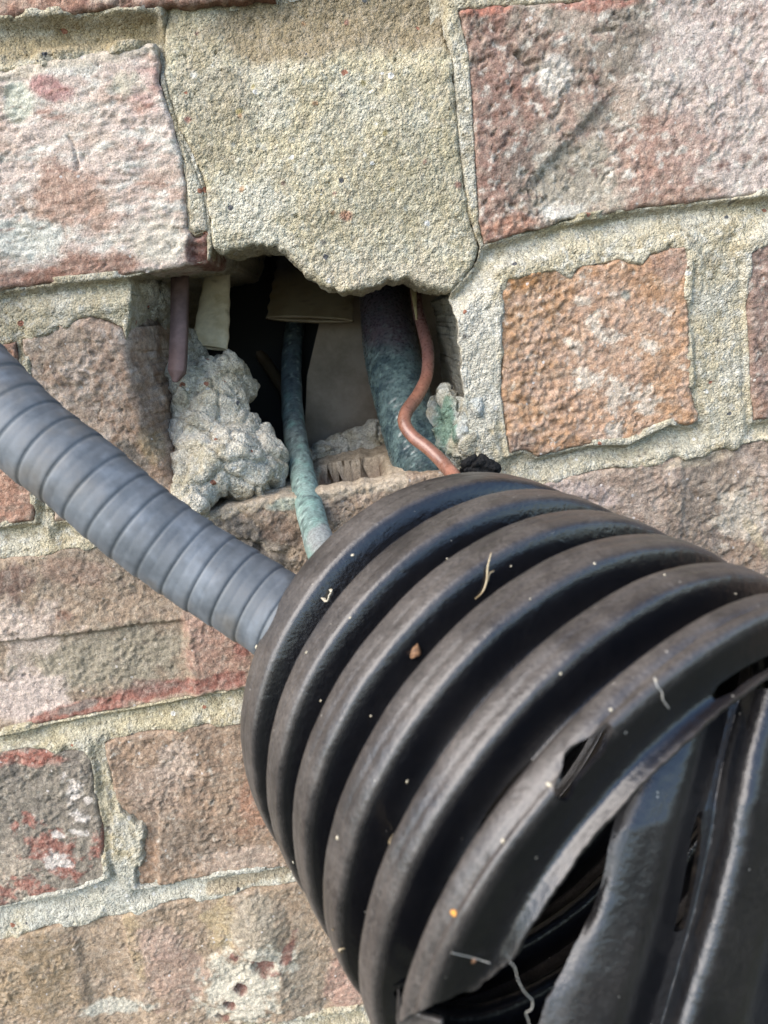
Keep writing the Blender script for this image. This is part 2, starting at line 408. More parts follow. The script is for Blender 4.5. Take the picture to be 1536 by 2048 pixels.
def t_b(p, px):
    T = Tint(p, px, S(218, 192, 178)).fbm(S(196, 152, 134), 20, .12, .2, 3, .75).fbm(PINKW, 12, -.05, .2, 4, .8, (1.7, 1, .8)).fbm(WHITE, 5, .12, .16, 5, .75, (1.9, 1, .7))
    T.blob(S(178, 122, 96), (140, 400), (80, 75), 10, .75).blob(S(190, 120, 122), (105, 180), (48, 22), 8, .85).blob(S(196, 132, 130), (290, 190), (34, 50), 0, .5)
    T.blob(S(206, 206, 190, .8), (40, 205), (32, 42), 0, .95, .35).blob(S(196, 192, 170), (255, 165), (36, 26), 0, .7)
    T.blob(S(222, 222, 214, .8), (50, 482), (95, 40), -5, .85).blob(S(158, 96, 70), (170, 535), (130, 26), -9, .85).blob(S(150, 86, 62), (40, 560), (90, 18), -9, .8)
    T.blob(S(214, 202, 186, .8), (320, 480), (70, 40), 0, .7).fbm(S(150, 84, 62), 7, .34, .1, 6, .7, (2, 1, .7)).fbm(S(96, 60, 46), 3.5, .42, .08, 7, .8, (1.6, 1, .8))
    T.blob(S(128, 48, 34), (396, 500), (24, 42), 0, 1, .35, 5).line(S(210, 196, 176), [(0, 142), (160, 112), (315, 86)], 20, .7)
    return T.c
wall_piece('brick', wall, M_BRICK, BR['b'], brick_relief(1.05, .35, 12, stretch=(1.8, 1, .8),
           extra=lambda p, uv, px, s: -.003*sstep(1.1, .7, bump_px(px, (398, 500), (24, 45)))*(1+fbm(p, 5, 2, 8))), t_b, seed=2, edge=.0016,
           cracks=[([(135, 275), (150, 295), (155, 340)], 3, 1.0), ([(45, 410), (55, 435)], 3, .8), ([(0, 320), (25, 300)], 3, .5)])

def t_c(p, px):
    T = Tint(p, px, S(182, 156, 142)).fbm(S(152, 100, 86), 16, .02, .18, 3, .8).fbm(S(150, 140, 126), 9, .12, .15, 4, .7)
    T.blob(S(136, 80, 68), (990, 260), (75, 250), -4, .75).blob(S(116, 106, 98), (1290, 70), (75, 80), 0, .85).blob(S(128, 116, 104), (1150, 120), (110, 60), 0, .5).blob(S(112, 100, 92), (1060, 330), (50, 60), 30, .6)
    T.blob(S(168, 158, 142), (1150, 360), (110, 80), -25, .85, .35).blob(S(206, 186, 182, .8), (1480, 180), (150, 330), 0, .8, .7, 16).blob(S(206, 190, 186, .8), (1340, 130), (60, 110), 20, .65)
    T.blob(S(178, 130, 116), (1330, 315), (100, 70), -10, .7).blob(S(216, 206, 200, .8), (1110, 150), (40, 38), 0, .8).blob(S(222, 214, 206, .8), (1110, 425), (60, 18), -5, .9)
    T.fbm(WHITE, 4, .22, .12, 5, .6).blob(S(178, 90, 66), (960, 20), (60, 14), -5, .9).blob(S(170, 84, 64), (1190, 8), (90, 14), -3, .8)
    T.blob(S(168, 104, 76), (1020, 455), (75, 22), -14, .85).blob(S(168, 118, 98), (1330, 400), (110, 14), -9, .7).fbm(S(92, 54, 46), 5, .33, .1, 6, .85).fbm(S(120, 56, 44), 9, .34, .1, 9, .7)
    return T.c
def x_c(p, uv, px, s):
    d = px-np.array([1150, 345]); k = (d[:, 0]*.62+d[:, 1]*.78)          # diagonal tool mark
    m = sstep(1.25, .9, bump_px(px, (1165, 365), (165, 75), -48))
    e = px-np.array([1075, 345]); a = e[:, 0]*math.cos(-.83)+e[:, 1]*math.sin(-.83); b = -e[:, 0]*math.sin(-.83)+e[:, 1]*math.cos(-.83)
    step = -.0022*sstep(-8, 14, b)*sstep(210, 40, b)*sstep(-60, 10, a)*sstep(260, 160, a)
    pit = -.0012*sstep(.2, .45, fbm(p, 3.5, 3, 41))*sstep(1.3, .8, bump_px(px, (1030, 230), (130, 230)))
    return step+pit+.0006*fbm(p, 5, 3, 42)*sstep(1.3, .6, bump_px(px, (1040, 200), (150, 260)))
wall_piece('brick', wall, M_BRICK, BR['c'], brick_relief(1.15, .45, 13, extra=x_c), t_c, seed=3,
           cracks=[([(1330, 250), (1345, 195), (1362, 172)], 2.5, .7), ([(1205, 365), (1215, 345), (1245, 330)], 2.5, .7), ([(1230, 262), (1270, 255), (1300, 280)], 2.5, .8), ([(1020, 100), (1050, 130), (1080, 125)], 4, 1.2), ([(1190, 65), (1230, 55)], 4, 1.3), ([(1425, 235), (1436, 180)], 2.5, .5), ([(1190, 330), (1215, 318), (1240, 300)], 2.5, .7), ([(1210, 360), (1222, 345)], 3, .8)])

def t_d(p, px):
    T = Tint(p, px, S(186, 154, 134)).fbm(S(154, 112, 86), 14, .05, .2, 3, .75).fbm(S(206, 184, 172, .8), 6, .1, .15, 4, .7)
    T.blob(S(138, 98, 68), (300, 880), (60, 110), -20, .8).blob(S(186, 160, 140), (110, 690), (60, 40), -15, .6).fbm(S(96, 70, 54), 4, .3, .1, 5, .8)
    T.blob(CHAR, (262, 905), (42, 16), 40, .85).blob(S(176, 152, 96), (300, 900), (20, 40), -25, .4)
    dep = np.clip((p[:, 1]-2.0*.0-.34*2+.0)/.01, 0, 1)
    return T.c
def side_d(b, d): return -.004*math.sin(min(d, .03)/.03*1.6)+.0016*fbm(np.stack([b[:, 0], np.full(len(b), d), b[:, 2]], 1), 9, 3, 77)
wall_piece('brick', wall, M_BRICK, BR['d'], brick_relief(1.25, .6, 14, pits=.8), t_d, seed=4, depth=.055, nside=44, side_rough=.0012, edge=.003, side_fn=side_d)

def t_e(p, px):
    return Tint(p, px, S(176, 118, 94)).fbm(S(200, 160, 140), 8, .1, .2, 3, .7).fbm(S(128, 90, 72), 6, .25, .12, 4, .7).c
wall_piece('brick', wall, M_BRICK, BR['e'], brick_relief(1.0, .5, 15), t_e, seed=5)

def t_f(p, px):
    T = Tint(p, px, S(198, 142, 96)).fbm(S(176, 118, 72), 10, .05, .2, 3, .7).blob(S(176, 128, 80), (1060, 700), (70, 190), 0, .5).fbm(S(198, 156, 134), 7, .08, .15, 4, .7)
    T.blob(S(190, 124, 48), (1052, 552), (46, 20), -12, .95, .4).blob(S(200, 158, 136), (1220, 720), (140, 150), 0, .45, .8).blob(S(192, 138, 94), (1320, 750), (38, 70), 5, .7, .4)
    for c, r in (((1212, 668), (26, 14)), ((1188, 640), (14, 20)), ((1296, 690), (26, 12)), ((1180, 760), (30, 22)), ((1240, 790), (22, 30)), ((1150, 690), (18, 14)), ((1325, 622), (16, 9)), ((1290, 800), (26, 26)), ((1230, 860), (20, 24)), ((1165, 600), (14, 9))):
        T.blob(S(222, 206, 192, .8), c, r, 20, .75, .8, 3)
    T.blob(S(140, 146, 140), (1252, 590), (11, 10), 0, .9, .3, 3).fbm(WHITE, 3, .3, .1, 6, .5).fbm(S(112, 74, 50), 4, .3, .1, 5, .75)
    T.blob(S(112, 78, 66), (1030, 890), (40, 26), 0, .7).blob(S(146, 104, 96), (1340, 530), (36, 40), 0, .5).line(S(110, 96, 84), [(1080, 912), (1260, 886)], 6, .7)
    return T.c
def x_f(p, uv, px, s):
    m = sstep(1.25, .7, bump_px(px, (1080, 720), (110, 210)))
    f1, f2, cid = worley(uv+.0007*np.stack([fbm(p, 3, 2, 51), fbm(p, 3, 2, 52)], 1), 2.6, 6)
    return m*.0009*(1-np.clip(f1*1.3, 0, 1)**2)*(.35+RND[cid][..., 0])-.0008*m
wall_piece('brick', wall, M_BRICK, BR['f'], brick_relief(1.0, .9, 16, extra=x_f), t_f, seed=6, edge=.0016, warp=(.0011, 4.5))

def t_g(p, px):
    return Tint(p, px, S(132, 96, 88)).fbm(S(170, 130, 118), 8, .1, .2, 3, .7).fbm(S(92, 66, 62), 6, .2, .15, 4, .8).fbm(WHITE, 3, .25, .1, 6, .5).blob(S(160, 106, 76), (1515, 820), (20, 20), 0, .6).c
wall_piece('brick', wall, M_BRICK, BR['g'], brick_relief(1.2, .5, 17), t_g, seed=7)

def t_h(p, px):
    T = Tint(p, px, S(168, 138, 114)).fbm(S(142, 112, 92), 14, .05, .2, 3, .7).fbm(S(176, 150, 126), 7, .12, .18, 4, .7)
    T.blob(S(154, 144, 124), (200, 1325), (190, 62), -9, .85, .35).blob(S(134, 116, 100), (260, 1120), (190, 60), -9, .6).blob(S(150, 96, 80), (150, 1140), (60, 26), 0, .4)
    T.blob(S(212, 188, 178, .8), (45, 1265), (75, 60), 10, .8).blob(S(214, 190, 184, .8), (50, 1400), (80, 52), 5, .9, .4).blob(S(180, 124, 106), (440, 1300), (70, 75), 0, .75).blob(S(196, 150, 134), (395, 1250), (22, 60), -12, .6)
    T.blob(S(96, 52, 42), (22, 1165), (45, 34), 0, .9).blob(S(124, 74, 52), (128, 1232), (20, 10), 0, .9, .4).line(S(146, 62, 46), [(60, 1452), (130, 1430), (220, 1412)], 13, .95).line(S(148, 60, 46), [(240, 1400), (330, 1385), (480, 1356)], 15, .9)
    T.blob(S(150, 56, 40), (485, 1300), (20, 30), 0, .8).blob(S(120, 116, 112), (150, 1420), (50, 8), -15, .7).blob(S(128, 82, 78), (300, 1380), (60, 16), -8, .7)
    T.blob(S(86, 78, 72), (480, 1075), (75, 36), 20, .9).blob(S(74, 68, 64), (540, 1110), (50, 40), 20, .85).blob(S(168, 150, 134), (545, 1100), (26, 10), 30, .7).blob(S(110, 74, 56), (570, 1060), (40, 26), 0, .7)
    T.line(S(206, 184, 158), [(400, 1030), (520, 1003), (700, 978), (800, 960)], 16, .8, .4).blob(S(176, 200, 186), (590, 1005), (40, 10), -9, .6).fbm(S(88, 62, 52), 5, .34, .1, 5, .7)
    return T.c
def x_h(p, uv, px, s):
    k = px[:, 1]+.125*px[:, 0]                                        # ledge across the face
    ledge = -.0026*sstep(1282, 1296, k+10*fbm(p, 14, 2, 61))*sstep(378, 352, px[:, 0]+.12*(px[:, 1]-1240)*-1+8*fbm(p, 9, 2, 62))*sstep(-.004, .002, s)
    band = .0018*sstep(1425, 1452, k+14*fbm(p, 10, 2, 63))
    rough = .0022*fbm(p, 9, 3, 64)*sstep(1.3, .7, bump_px(px, (500, 1080), (150, 70)))
    return ledge+band*.6+rough
def side_h(b, d):                                                     # the core hole in the bed face of the brick below the opening
    m = np.exp(-(((b[:, 0]+.0105)/.0105)**4))*(b[:, 2] > -.075)
    return m*.026*(sstep(.0095, .0115, d)*sstep(.047, .0445, d))
wall_piece('brick', wall, M_BRICK, BR['h'], brick_relief(.95, .45, 18, extra=x_h), t_h, seed=8, depth=.09, nside=72, edge=.0016, side_rough=.0012, side_fn=side_h,
           cracks=[([(455, 1085), (500, 1080), (530, 1105), (570, 1110)], 6, 2.2), ([(370, 1225), (382, 1290), (398, 1350)], 4, -.5)])

def t_i(p, px):
    T = Tint(p, px, S(168, 142, 126)).fbm(S(148, 118, 104), 12, .05, .2, 3, .7).fbm(S(192, 168, 156), 8, .12, .18, 4, .7)
    T.blob(S(128, 110, 96), (1420, 1010), (75, 90), 10, .75).blob(S(212, 198, 182, .8), (1490, 1030), (50, 60), 20, .7, .9, 5).blob(S(200, 178, 150), (1400, 920), (70, 12), -8, .7)
    T.blob(S(190, 168, 166), (1160, 985), (80, 22), 10, .7).fbm(S(96, 72, 62), 5, .33, .1, 5, .7).blob(S(150, 112, 78), (1500, 1110), (40, 40), 0, .5).blob(S(196, 176, 140), (1520, 1080), (10, 60), -30, .6)
    return T.c
wall_piece('brick', wall, M_BRICK, BR['i'], brick_relief(1.1, .5, 19, extra=lambda p, uv, px, s: -.0015*sstep(1360, 1376, px[:, 0]+.05*px[:, 1]-48+8*fbm(p, 9, 2, 66))+.0012*fbm(p, 5, 3, 67)*sstep(1400, 1450, px[:, 0])), t_i, seed=9)

def t_j(p, px):
    T = Tint(p, px, S(132, 120, 108)).fbm(S(108, 98, 92), 12, .05, .2, 3, .7).fbm(S(150, 138, 124), 6, .1, .18, 4, .6)
    T.blob(S(166, 70, 50), (50, 1518), (62, 15), 0, .95, .4).blob(S(190, 170, 152), (20, 1760), (36, 60), 0, .7)
    for c, r in (((100, 1700), (46, 34)), ((60, 1640), (16, 10)), ((200, 1690), (14, 34)), ((70, 1780), (50, 16)), ((30, 1650), (10, 14)), ((10, 1790), (14, 24)), ((130, 1740), (30, 20))):
        T.blob(S(158, 66, 50), c, r, 20, .85, .9, 5)
    for c, r in (((150, 1585), (14, 22)), ((130, 1550), (8, 7)), ((162, 1635), (22, 8)), ((160, 1665), (24, 6)), ((110, 1720), (32, 18)), ((115, 1670), (12, 6)), ((175, 1600), (10, 6))):
        T.blob(S(228, 214, 210, .8), c, r, 10, .95, .7, 4)
    T.fbm(WHITE, 3, .36, .08, 6, .5).fbm(S(80, 70, 66), 4, .32, .1, 5, .7)
    return T.c
wall_piece('brick', wall, M_BRICK, BR['j'], brick_relief(1.1, .45, 20), t_j, seed=10, edge=.0016)

def t_k(p, px):
    T = Tint(p, px, S(164, 128, 102)).fbm(S(136, 104, 84), 14, .05, .2, 3, .7).fbm(S(172, 138, 112), 6, .1, .18, 4, .7)
    T.blob(S(202, 176, 162), (355, 1530), (34, 44), 20, .8, .8, 6).blob(S(178, 152, 140), (310, 1590), (60, 50), 0, .5).blob(S(110, 90, 76), (370, 1680), (70, 50), 0, .7)
    T.blob(S(200, 172, 158), (480, 1715), (80, 26), -8, .7).blob(S(176, 108, 74), (510, 1610), (34, 60), 0, .6).blob(S(150, 104, 70), (290, 1720), (20, 50), 0, .7).fbm(S(90, 66, 54), 4, .3, .1, 5, .75).fbm(WHITE, 3, .34, .1, 6, .5)
    return T.c
wall_piece('brick', wall, M_BRICK, BR['k'], brick_relief(1.1, .55, 21, extra=lambda p, uv, px, s: -.002*sstep(322, 306, px[:, 0]+12*fbm(p, 8, 3, 71))*sstep(1580, 1640, px[:, 1])), t_k, seed=11, edge=.0016)

def t_l(p, px):
    T = Tint(p, px, S(174, 144, 116)).fbm(S(154, 124, 98), 12, .05, .2, 3, .7).fbm(S(178, 150, 128), 7, .1, .18, 4, .6)
    T.blob(S(150, 120, 78), (70, 1950), (85, 95), 0, .7, .4).blob(S(190, 160, 112), (270, 1880), (14, 90), -12, .55).blob(S(194, 168, 118), (440, 1850), (34, 50), 0, .6).blob(S(198, 160, 148), (320, 1880), (60, 30), -8, .6).blob(S(190, 148, 134), (350, 1950), (60, 60), 0, .6)
    T.blob(S(160, 150, 134), (520, 1850), (55, 60), 0, .7, .4).blob(S(190, 140, 126), (690, 1960), (40, 70), 0, .8, .4).blob(S(138, 126, 112), (600, 1960), (44, 90), 0, .6)
    T.blob(S(212, 202, 186, .8), (480, 1975), (75, 70), -15, .95, .7, 6).blob(S(214, 206, 192, .8), (540, 1910), (46, 30), 0, .8, .8, 5).blob(S(216, 212, 200), (230, 2018), (60, 14), -8, .8)
    for c, r in (((530, 1928), (26, 16)), ((483, 1974), (12, 11)), ((460, 2008), (12, 8)), ((445, 2036), (14, 7)), ((470, 1910), (8, 8)), ((580, 1890), (9, 34))):
        T.blob(S(122, 46, 36), c, r, 20, .95, .6, 4)
    T.line(S(96, 76, 60), [(150, 1900), (170, 2000)], 6, .6).fbm(S(96, 74, 60), 4, .34, .1, 5, .7)
    return T.c
def x_l(p, uv, px, s):
    k = px[:, 0]-.22*(px[:, 1]-1900)
    st = .0009*np.sin(k/38.+1.5*fbm(p, 20, 2, 72))+.0012*sstep(250, 264, k)-.0010*sstep(150, 165, k)
    cr = .0016*sstep(1.2, .8, bump_px(px, (490, 1960), (85, 80))+.4*fbm(p, 5, 3, 73))
    ho = -.0030*sum(sstep(1.15, .7, bump_px(px, c, r)) for c, r in (((530, 1928), (26, 16)), ((483, 1974), (12, 11)), ((460, 2008), (12, 8)), ((445, 2036), (14, 7))))
    knob = .0035*np.clip(1-bump_px(px, (520, 1855), (60, 65))**2, 0, 1)
    return st+cr+ho+knob
wall_piece('brick', wall, M_BRICK, BR['l'], brick_relief(1.0, .45, 22, extra=x_l), t_l, seed=12, edge=.0016)

# ------------------------------------------------------------------ mortar
def mortar_tint(p, px, base=(210, 198, 168)):
    T = Tint(p, px, S(*base, .8)).fbm(S(206, 202, 186, .8), 14, .0, .25, 1, .7).fbm(S(190, 176, 142, .8), 18, .1, .2, 2, .65).fbm(S(164, 150, 120, .8), 5, .22, .12, 3, .6).fbm(S(222, 218, 204, .8), 3, .2, .12, 4, .6)
    return T
def grit(p, uv, seed=0, a=1.0):
    f1, f2, cid = worley(uv+.0004*np.stack([fbm(p, 2, 2, seed+31), fbm(p, 2, 2, seed+32)], 1), 1.35, seed)
    h = .00030*(1-np.clip(f1*1.2, 0, 1)**2)*(.25+1.1*RND[cid][..., 1])+.00055*fbm(p, 5.5, 3, seed+2, .6)+.00036*fbm(p, 1.7, 2, seed+3, .7)
    g1, g2, gid = worley(uv+.0010*np.stack([fbm(p, 3, 2, 35), fbm(p, 3, 2, 36)], 1), 5.0, seed+8)
    return a*(h-.0012*(RND[gid][..., 2] > .90)*sstep(.28*RND[gid][..., 1], .02, g1))

def t_patch(p, px):
    T = mortar_tint(p, px, (206, 192, 156))
    T.blob(S(146, 122, 80), (680, 30), (310, 80), -4, .85, .4, 16).blob(S(150, 136, 108), (420, 200), (80, 120), 0, .5).blob(S(164, 152, 112), (830, 330), (110, 120), 0, .4, .6)  # dark top band: yellow-brown stain, with the hollow's shade painted into it
    T.blob(S(226, 220, 204, .8), (490, 420), (62, 55), 0, .8, .5).blob(S(222, 216, 200, .8), (560, 480), (40, 24), 0, .7).blob(S(214, 200, 178), (760, 550), (170, 34), 5, .6)
    rng = np.random.RandomState(3)
    for k in range(26):
        c = (rng.uniform(350, 930), rng.uniform(20, 540)); r = rng.uniform(3.5, 8)
        T.blob([S(140, 60, 46), S(92, 92, 92), S(232, 228, 220), S(190, 130, 70), S(170, 150, 60)][k % 5], c, (r, r*.8), 20*k, .85, .3, 3)
    T.blob(S(196, 130, 100), (692, 432), (12, 10), 0, .9, .3, 3).blob(S(140, 56, 44), (375, 238), (7, 6), 0, .9, .3, 3)
    return T.c
def r_patch(p, uv, px, s):
    k = px[:, 1]+.08*(px[:, 0]-600)
    bowl = -.0046*sstep(165, 10, k+14*fbm(p, 18, 2, 81))*(.6+.4*sstep(330, 500, px[:, 0]))
    return bowl+.0012*fbm(p, 22, 2, 82)+grit(p, uv, 5, 1.15)+.0012*np.clip(1-bump_px(px, (640, 330), (330, 210))**2, 0, 1)
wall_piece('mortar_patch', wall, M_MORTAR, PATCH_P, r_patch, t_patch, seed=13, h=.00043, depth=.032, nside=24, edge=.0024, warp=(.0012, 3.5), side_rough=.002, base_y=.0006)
wall_piece('mortar_fragment', wall, M_MORTAR, SLIVER_P, lambda p, uv, px, s: grit(p, uv, 6, .8), lambda p, px: mortar_tint(p, px, (200, 188, 170)).c, seed=14, depth=.02, edge=.0010, base_y=.0005, warp=(.0004, 4))

BOX = np.array([(-.43, -.62), (.43, -.62), (.43, .24), (-.43, .24)])
# bricks outside the frame, coarser
ROWS = [(.170, .236), (.0, .0)]
def brick_box(x0, x1, z0, z1): return np.array([(x0, z0), (x1, z0), (x1, z1), (x0, z1)])
FAR = []
def row(z0, z1, spans):
    for a, b in spans:
        a = max(a, -.428); b = min(b, .428)
        if b-a > .012: FAR.append(brick_box(a, b, z0, z1))
row(.176, .238, [(-.31, -.11), (-.10, .10), (.111, .311), (.322, .5)]); row(.176, .238, [(-.5, -.321)])
row(.098, .164, [(.006, .205), (.216, .416)]); row(.098, .164, [(-.5, -.200)])
row(.025, .087, [(-.5, -.268), (.262, .462)])
row(-.050, .006, [(-.5, -.322), (.342, .5)])
row(-.121, -.058, [(-.5, -.200), (.246, .446)])
row(-.198, -.132, [(-.5, -.336), (.094, .294), (.305, .5)])
row(-.274, -.209, [(-.5, -.256), (-.030, .170), (.181, .381)])
for k, z in enumerate((-.285, -.360, -.435, -.510)):
    o = .1 if k % 2 else 0
    row(z-.064, z, [(-.64+o+.211*j, -.64+o+.211*j+.2) for j in range(6)])
row(-.615, -.585, [(-.54+.211*j, -.54+.211*j+.2) for j in range(5)])
rngf = np.random.RandomState(8)
for k, bx in enumerate(FAR):
    basec = [S(176, 128, 106), S(158, 130, 112), S(150, 104, 84), S(184, 160, 144)][rngf.randint(4)]
    wall_piece('brick', wall, M_COARSE, bx, lambda p, uv, px, s, k=k: .0012*fbm(p, 14, 3, k*3.1), lambda p, px, b=basec, k=k: Tint(p, px, b).fbm(PINKW, 16, .1, .2, k, .7).fbm(DKRED, 10, .25, .15, k+3, .6).c,
               h=.0028, seed=30+k, fine=False, depth=.03, nside=2, edge=.003, warp=(.001, 12))

ALLB = list(BR.values())+[PATCH_P, SLIVER_P]+FAR
CRIT = np.array([1]*len(BR)+[1, 1]+[1]*len(FAR))
def sd_bricks(p):
    out = np.full(len(p), -.05)
    for pol in ALLB:
        lo = pol.min(0)-.014; hi = pol.max(0)+.014
        m = ((p > lo) & (p < hi)).all(1)
        if m.any(): out[m] = np.maximum(out[m], sdpoly(p[m], pol))
    return out
def sd_hole(p):
    p3 = np.stack([p[:, 0], np.zeros(len(p)), p[:, 1]], 1)
    w_ = np.stack([fbm(p3, 6, 3, 91, .6), fbm(p3, 6, 3, 92, .6)], 1)*.0011
    return sdpoly(p+w_, HOLE_P)
def sd_mortar(p):
    return np.minimum(np.minimum(sdpoly(p, BOX), .0045-sd_bricks(p)), -sd_hole(p))
uv, q, rim, rv, nrm, s = grid_piece(sd_mortar, (-.432, -.622, .432, .242), .00047, True, .0022)
p3 = np.stack([uv[:, 0], np.zeros(len(uv)), uv[:, 1]], 1); px = proj(p3)
sb = sd_bricks(uv)
up = sd_bricks(uv+[0, .0045])
above = sstep(-.005, .003, up)*sstep(.0, -.003, sb)
rec = .0012+.0032*above+.0012*fbm(p3, 16, 2, 95)
nopatch = sstep(-.003, -.007, np.maximum(np.where(np.abs(uv[:, 0]) < .09, sdpoly(uv, PATCH_P), -.05), sdpoly(uv, SLIVER_P)))
for c, r, dz in (((925, 250), (45, 300), -.0030), ((960, 720), (55, 200), -.0020), ((1430, 700), (70, 200), .0004), ((300, 90), (340, 60), .0032), ((150, 600), (150, 40), -.0012),
                 ((950, 560), (40, 40), .001), ((1210, 520), (120, 18), -.0022), ((230, 1560), (30, 60), .001), ((250, 1690), (34, 70), -.0018)):
    rec = rec+dz*sstep(1.2, .5, bump_px(px, c, r))
rec = np.maximum(rec, .0003)
rec = rec+(np.maximum(rec, .0050)-rec)*sstep(-.0002, .0012, sb)
sm_ = sstep(-.10, .22, fbm(p3, 20, 3, 98, .5))*nopatch*(1-sstep(0, .4, above))*sstep(-.006, -.001, sb)*sstep(.0034, .0012, sb)   # smeared over the arrises
rec = rec+(-.0006-rec)*sm_
V = np.stack([uv[:, 0], rec-grit(p3, uv, 7, 1.05), uv[:, 1]], 1)
outer = (np.abs(sdpoly(uv[rv], BOX)) < .002); hol = (np.abs(sd_hole(uv[rv])) < .0015)
keep = outer | hol
dep = [.0012]+list(np.linspace(.003, .06, 22))+[.13]
V, F = extrude_rim(V, uv, q, rim, rv, nrm, dep, lambda b, d: (.0016*fbm(np.stack([b[:, 0], np.full(len(b), d+.3), b[:, 2]], 1), 7, 4, 97, .65)+.004*min(d, .03)/.03*np.where(b[:, 0] > 0, 1, 0)), keep)
pxa = proj(np.stack([V[:, 0], np.zeros(len(V)), V[:, 2]], 1))
T = mortar_tint(V, pxa)
T.blob(S(206, 206, 194, .8), (300, 1780), (420, 60), -9, .6, .4, 14).blob(S(214, 210, 196, .8), (960, 720), (50, 190), 0, .6).blob(S(206, 202, 180), (1250, 900), (300, 34), -9, .4)
T.blob(S(176, 154, 112), (150, 75), (260, 34), -8, .7, .4, 12).blob(S(206, 194, 156), (240, 1440), (260, 40), -9, .4).blob(S(150, 140, 90), (1120, 445), (200, 14), -10, .4).blob(S(216, 206, 176), (240, 590), (40, 40), 0, .5)
T.blob(S(120, 150, 140), (900, 850), (34, 60), 0, .5)
T.line(S(176, 148, 104), [(420, 1782), (600, 1742)], 9, .5).fbm(S(96, 92, 88), 7, .42, .08, 9, .8)
link('mortar_joints', mesh_np('mortar_joints', V, F, T.c), M_MORTAR, wall)

# the rest of the wall, beyond anything the lens sees: plain courses joined into one part
def far_wall():
    V, F, Cc = [], [], []
    rs = np.random.RandomState(12)
    pal = [S(176, 128, 106), S(158, 130, 112), S(150, 104, 84), S(184, 160, 144), S(136, 112, 98)]
    def box(x0, x1, z0, z1, y0, c):
        b = len(V)
        V.extend([(x0, y0, z0), (x1, y0, z0), (x1, y0, z1), (x0, y0, z1), (x0, .03, z0), (x1, .03, z0), (x1, .03, z1), (x0, .03, z1)]); Cc.extend([c]*8)
        F.extend([(b, b+1, b+2, b+3), (b+1, b+5, b+6, b+2), (b+4, b, b+3, b+7), (b+3, b+2, b+6, b+7), (b+4, b+5, b+1, b)])
    r = 0; z = -.620
    while z < 2.5:
        x = -2.6+.1055*(r % 2)
        while x < 2.6:
            a, b = x, x+.2
            inside = (b > -.431 and a < .431) and (z+.064 > -.62 and z < .24)
            if not inside: box(a, b, z, z+.064, .0008*rs.randn(), pal[rs.randint(5)]*rs.uniform(.85, 1.1))
            elif a < -.431: box(a, -.431, z, z+.064, 0, pal[0])
            elif b > .431: box(.431, b, z, z+.064, 0, pal[1])
            x += .211
        z += .075; r += 1
    m = S(196, 187, 160)
    for x0, x1, z0, z1 in ((-2.6, -.4305, -.63, 2.5), (.4305, 2.6, -.63, 2.5), (-.4305, .4305, .2405, 2.5)):
        b = len(V); V.extend([(x0, .005, z0), (x1, .005, z0), (x1, .005, z1), (x0, .005, z1)]); Cc.extend([m]*4); F.append((b, b+1, b+2, b+3))
    o = link('brick_courses', mesh_np('brick_courses', np.array(V), np.array(F), np.array(Cc)), M_COARSE, wall, smooth=False); o['kind'] = 'stuff'
far_wall()

# ------------------------------------------------------------------ cavity behind the brick
def simple(name, colr, rough=.6, metallic=0., spec=.5, bump=None, var=None, coat=0.):
    m, t, b = new_mat(name); L = t.links.new
    b.inputs['Base Color'].default_value = (*colr, 1); b.inputs['Roughness'].default_value = rough; b.inputs['Metallic'].default_value = metallic
    b.inputs['Specular IOR Level'].default_value = spec
    tc = nd(t, 'ShaderNodeTexCoord')
    if var:
        sc, c2, lo, hi = var
        n = nd(t, 'ShaderNodeTexNoise', i_Scale=sc, i_Detail=5.0, i_Roughness=.65); L(tc.outputs['Object'], n.inputs['Vector'])
        r = nd(t, 'ShaderNodeMapRange'); L(n.outputs['Fac'], r.inputs[0]); r.inputs[1].default_value = lo; r.inputs[2].default_value = hi
        mx = nd(t, 'ShaderNodeMix', data_type='RGBA'); L(r.outputs[0], mx.inputs[0]); mx.inputs[6].default_value = (*colr, 1); mx.inputs[7].default_value = (*c2, 1)
        L(mx.outputs[2], b.inputs['Base Color'])
    if bump:
        sc, st, dist = bump
        n = nd(t, 'ShaderNodeTexNoise', i_Scale=sc, i_Detail=5.0); L(tc.outputs['Object'], n.inputs['Vector'])
        bp = nd(t, 'ShaderNodeBump', i_Strength=st, i_Distance=dist); L(n.outputs['Fac'], bp.inputs['Height']); L(bp.outputs[0], b.inputs['Normal'])
    return m
def boxmesh(name, lo, hi, bev=0.):
    bm = bmesh.new(); bmesh.ops.create_cube(bm, size=1)
    for v in bm.verts: v.co = [(lo[k]+hi[k])/2+v.co[k]*(hi[k]-lo[k]) for k in range(3)]
    if bev: bmesh.ops.bevel(bm, geom=bm.edges[:], offset=bev, segments=2, affect='EDGES')
    me = bpy.data.meshes.new(name); bm.to_mesh(me); bm.free(); return me
M_BOARD = simple('grey_sheathing', S(166, 150, 130), .85, var=(60, S(136, 120, 100), .4, .65), bump=(500, .2, .0006))
M_FELT = simple('black_felt', (.02, .02, .02), .95)
link('building_felt', boxmesh('building_felt', (-.44, .135, -.63), (.44, .15, .25)), M_FELT, wall, smooth=False)
pB = P(628, 700, .098)
_e = [P(x, y, .098)[[0, 2]] for x, y in ((662, 540), (640, 640), (614, 752), (608, 900), (600, 1050))]+[(.16, -.25), (.16, .08)]
bd = mesh_np('sheathing_board', [(x, yy, z) for yy in (.098, .110) for x, z in _e], [tuple(range(7))[::-1], tuple(range(7, 14))]+[(k, (k+1) % 7, 7+(k+1) % 7, 7+k) for k in range(7)])
link('sheathing_board', bd, M_BOARD, wall, smooth=False)

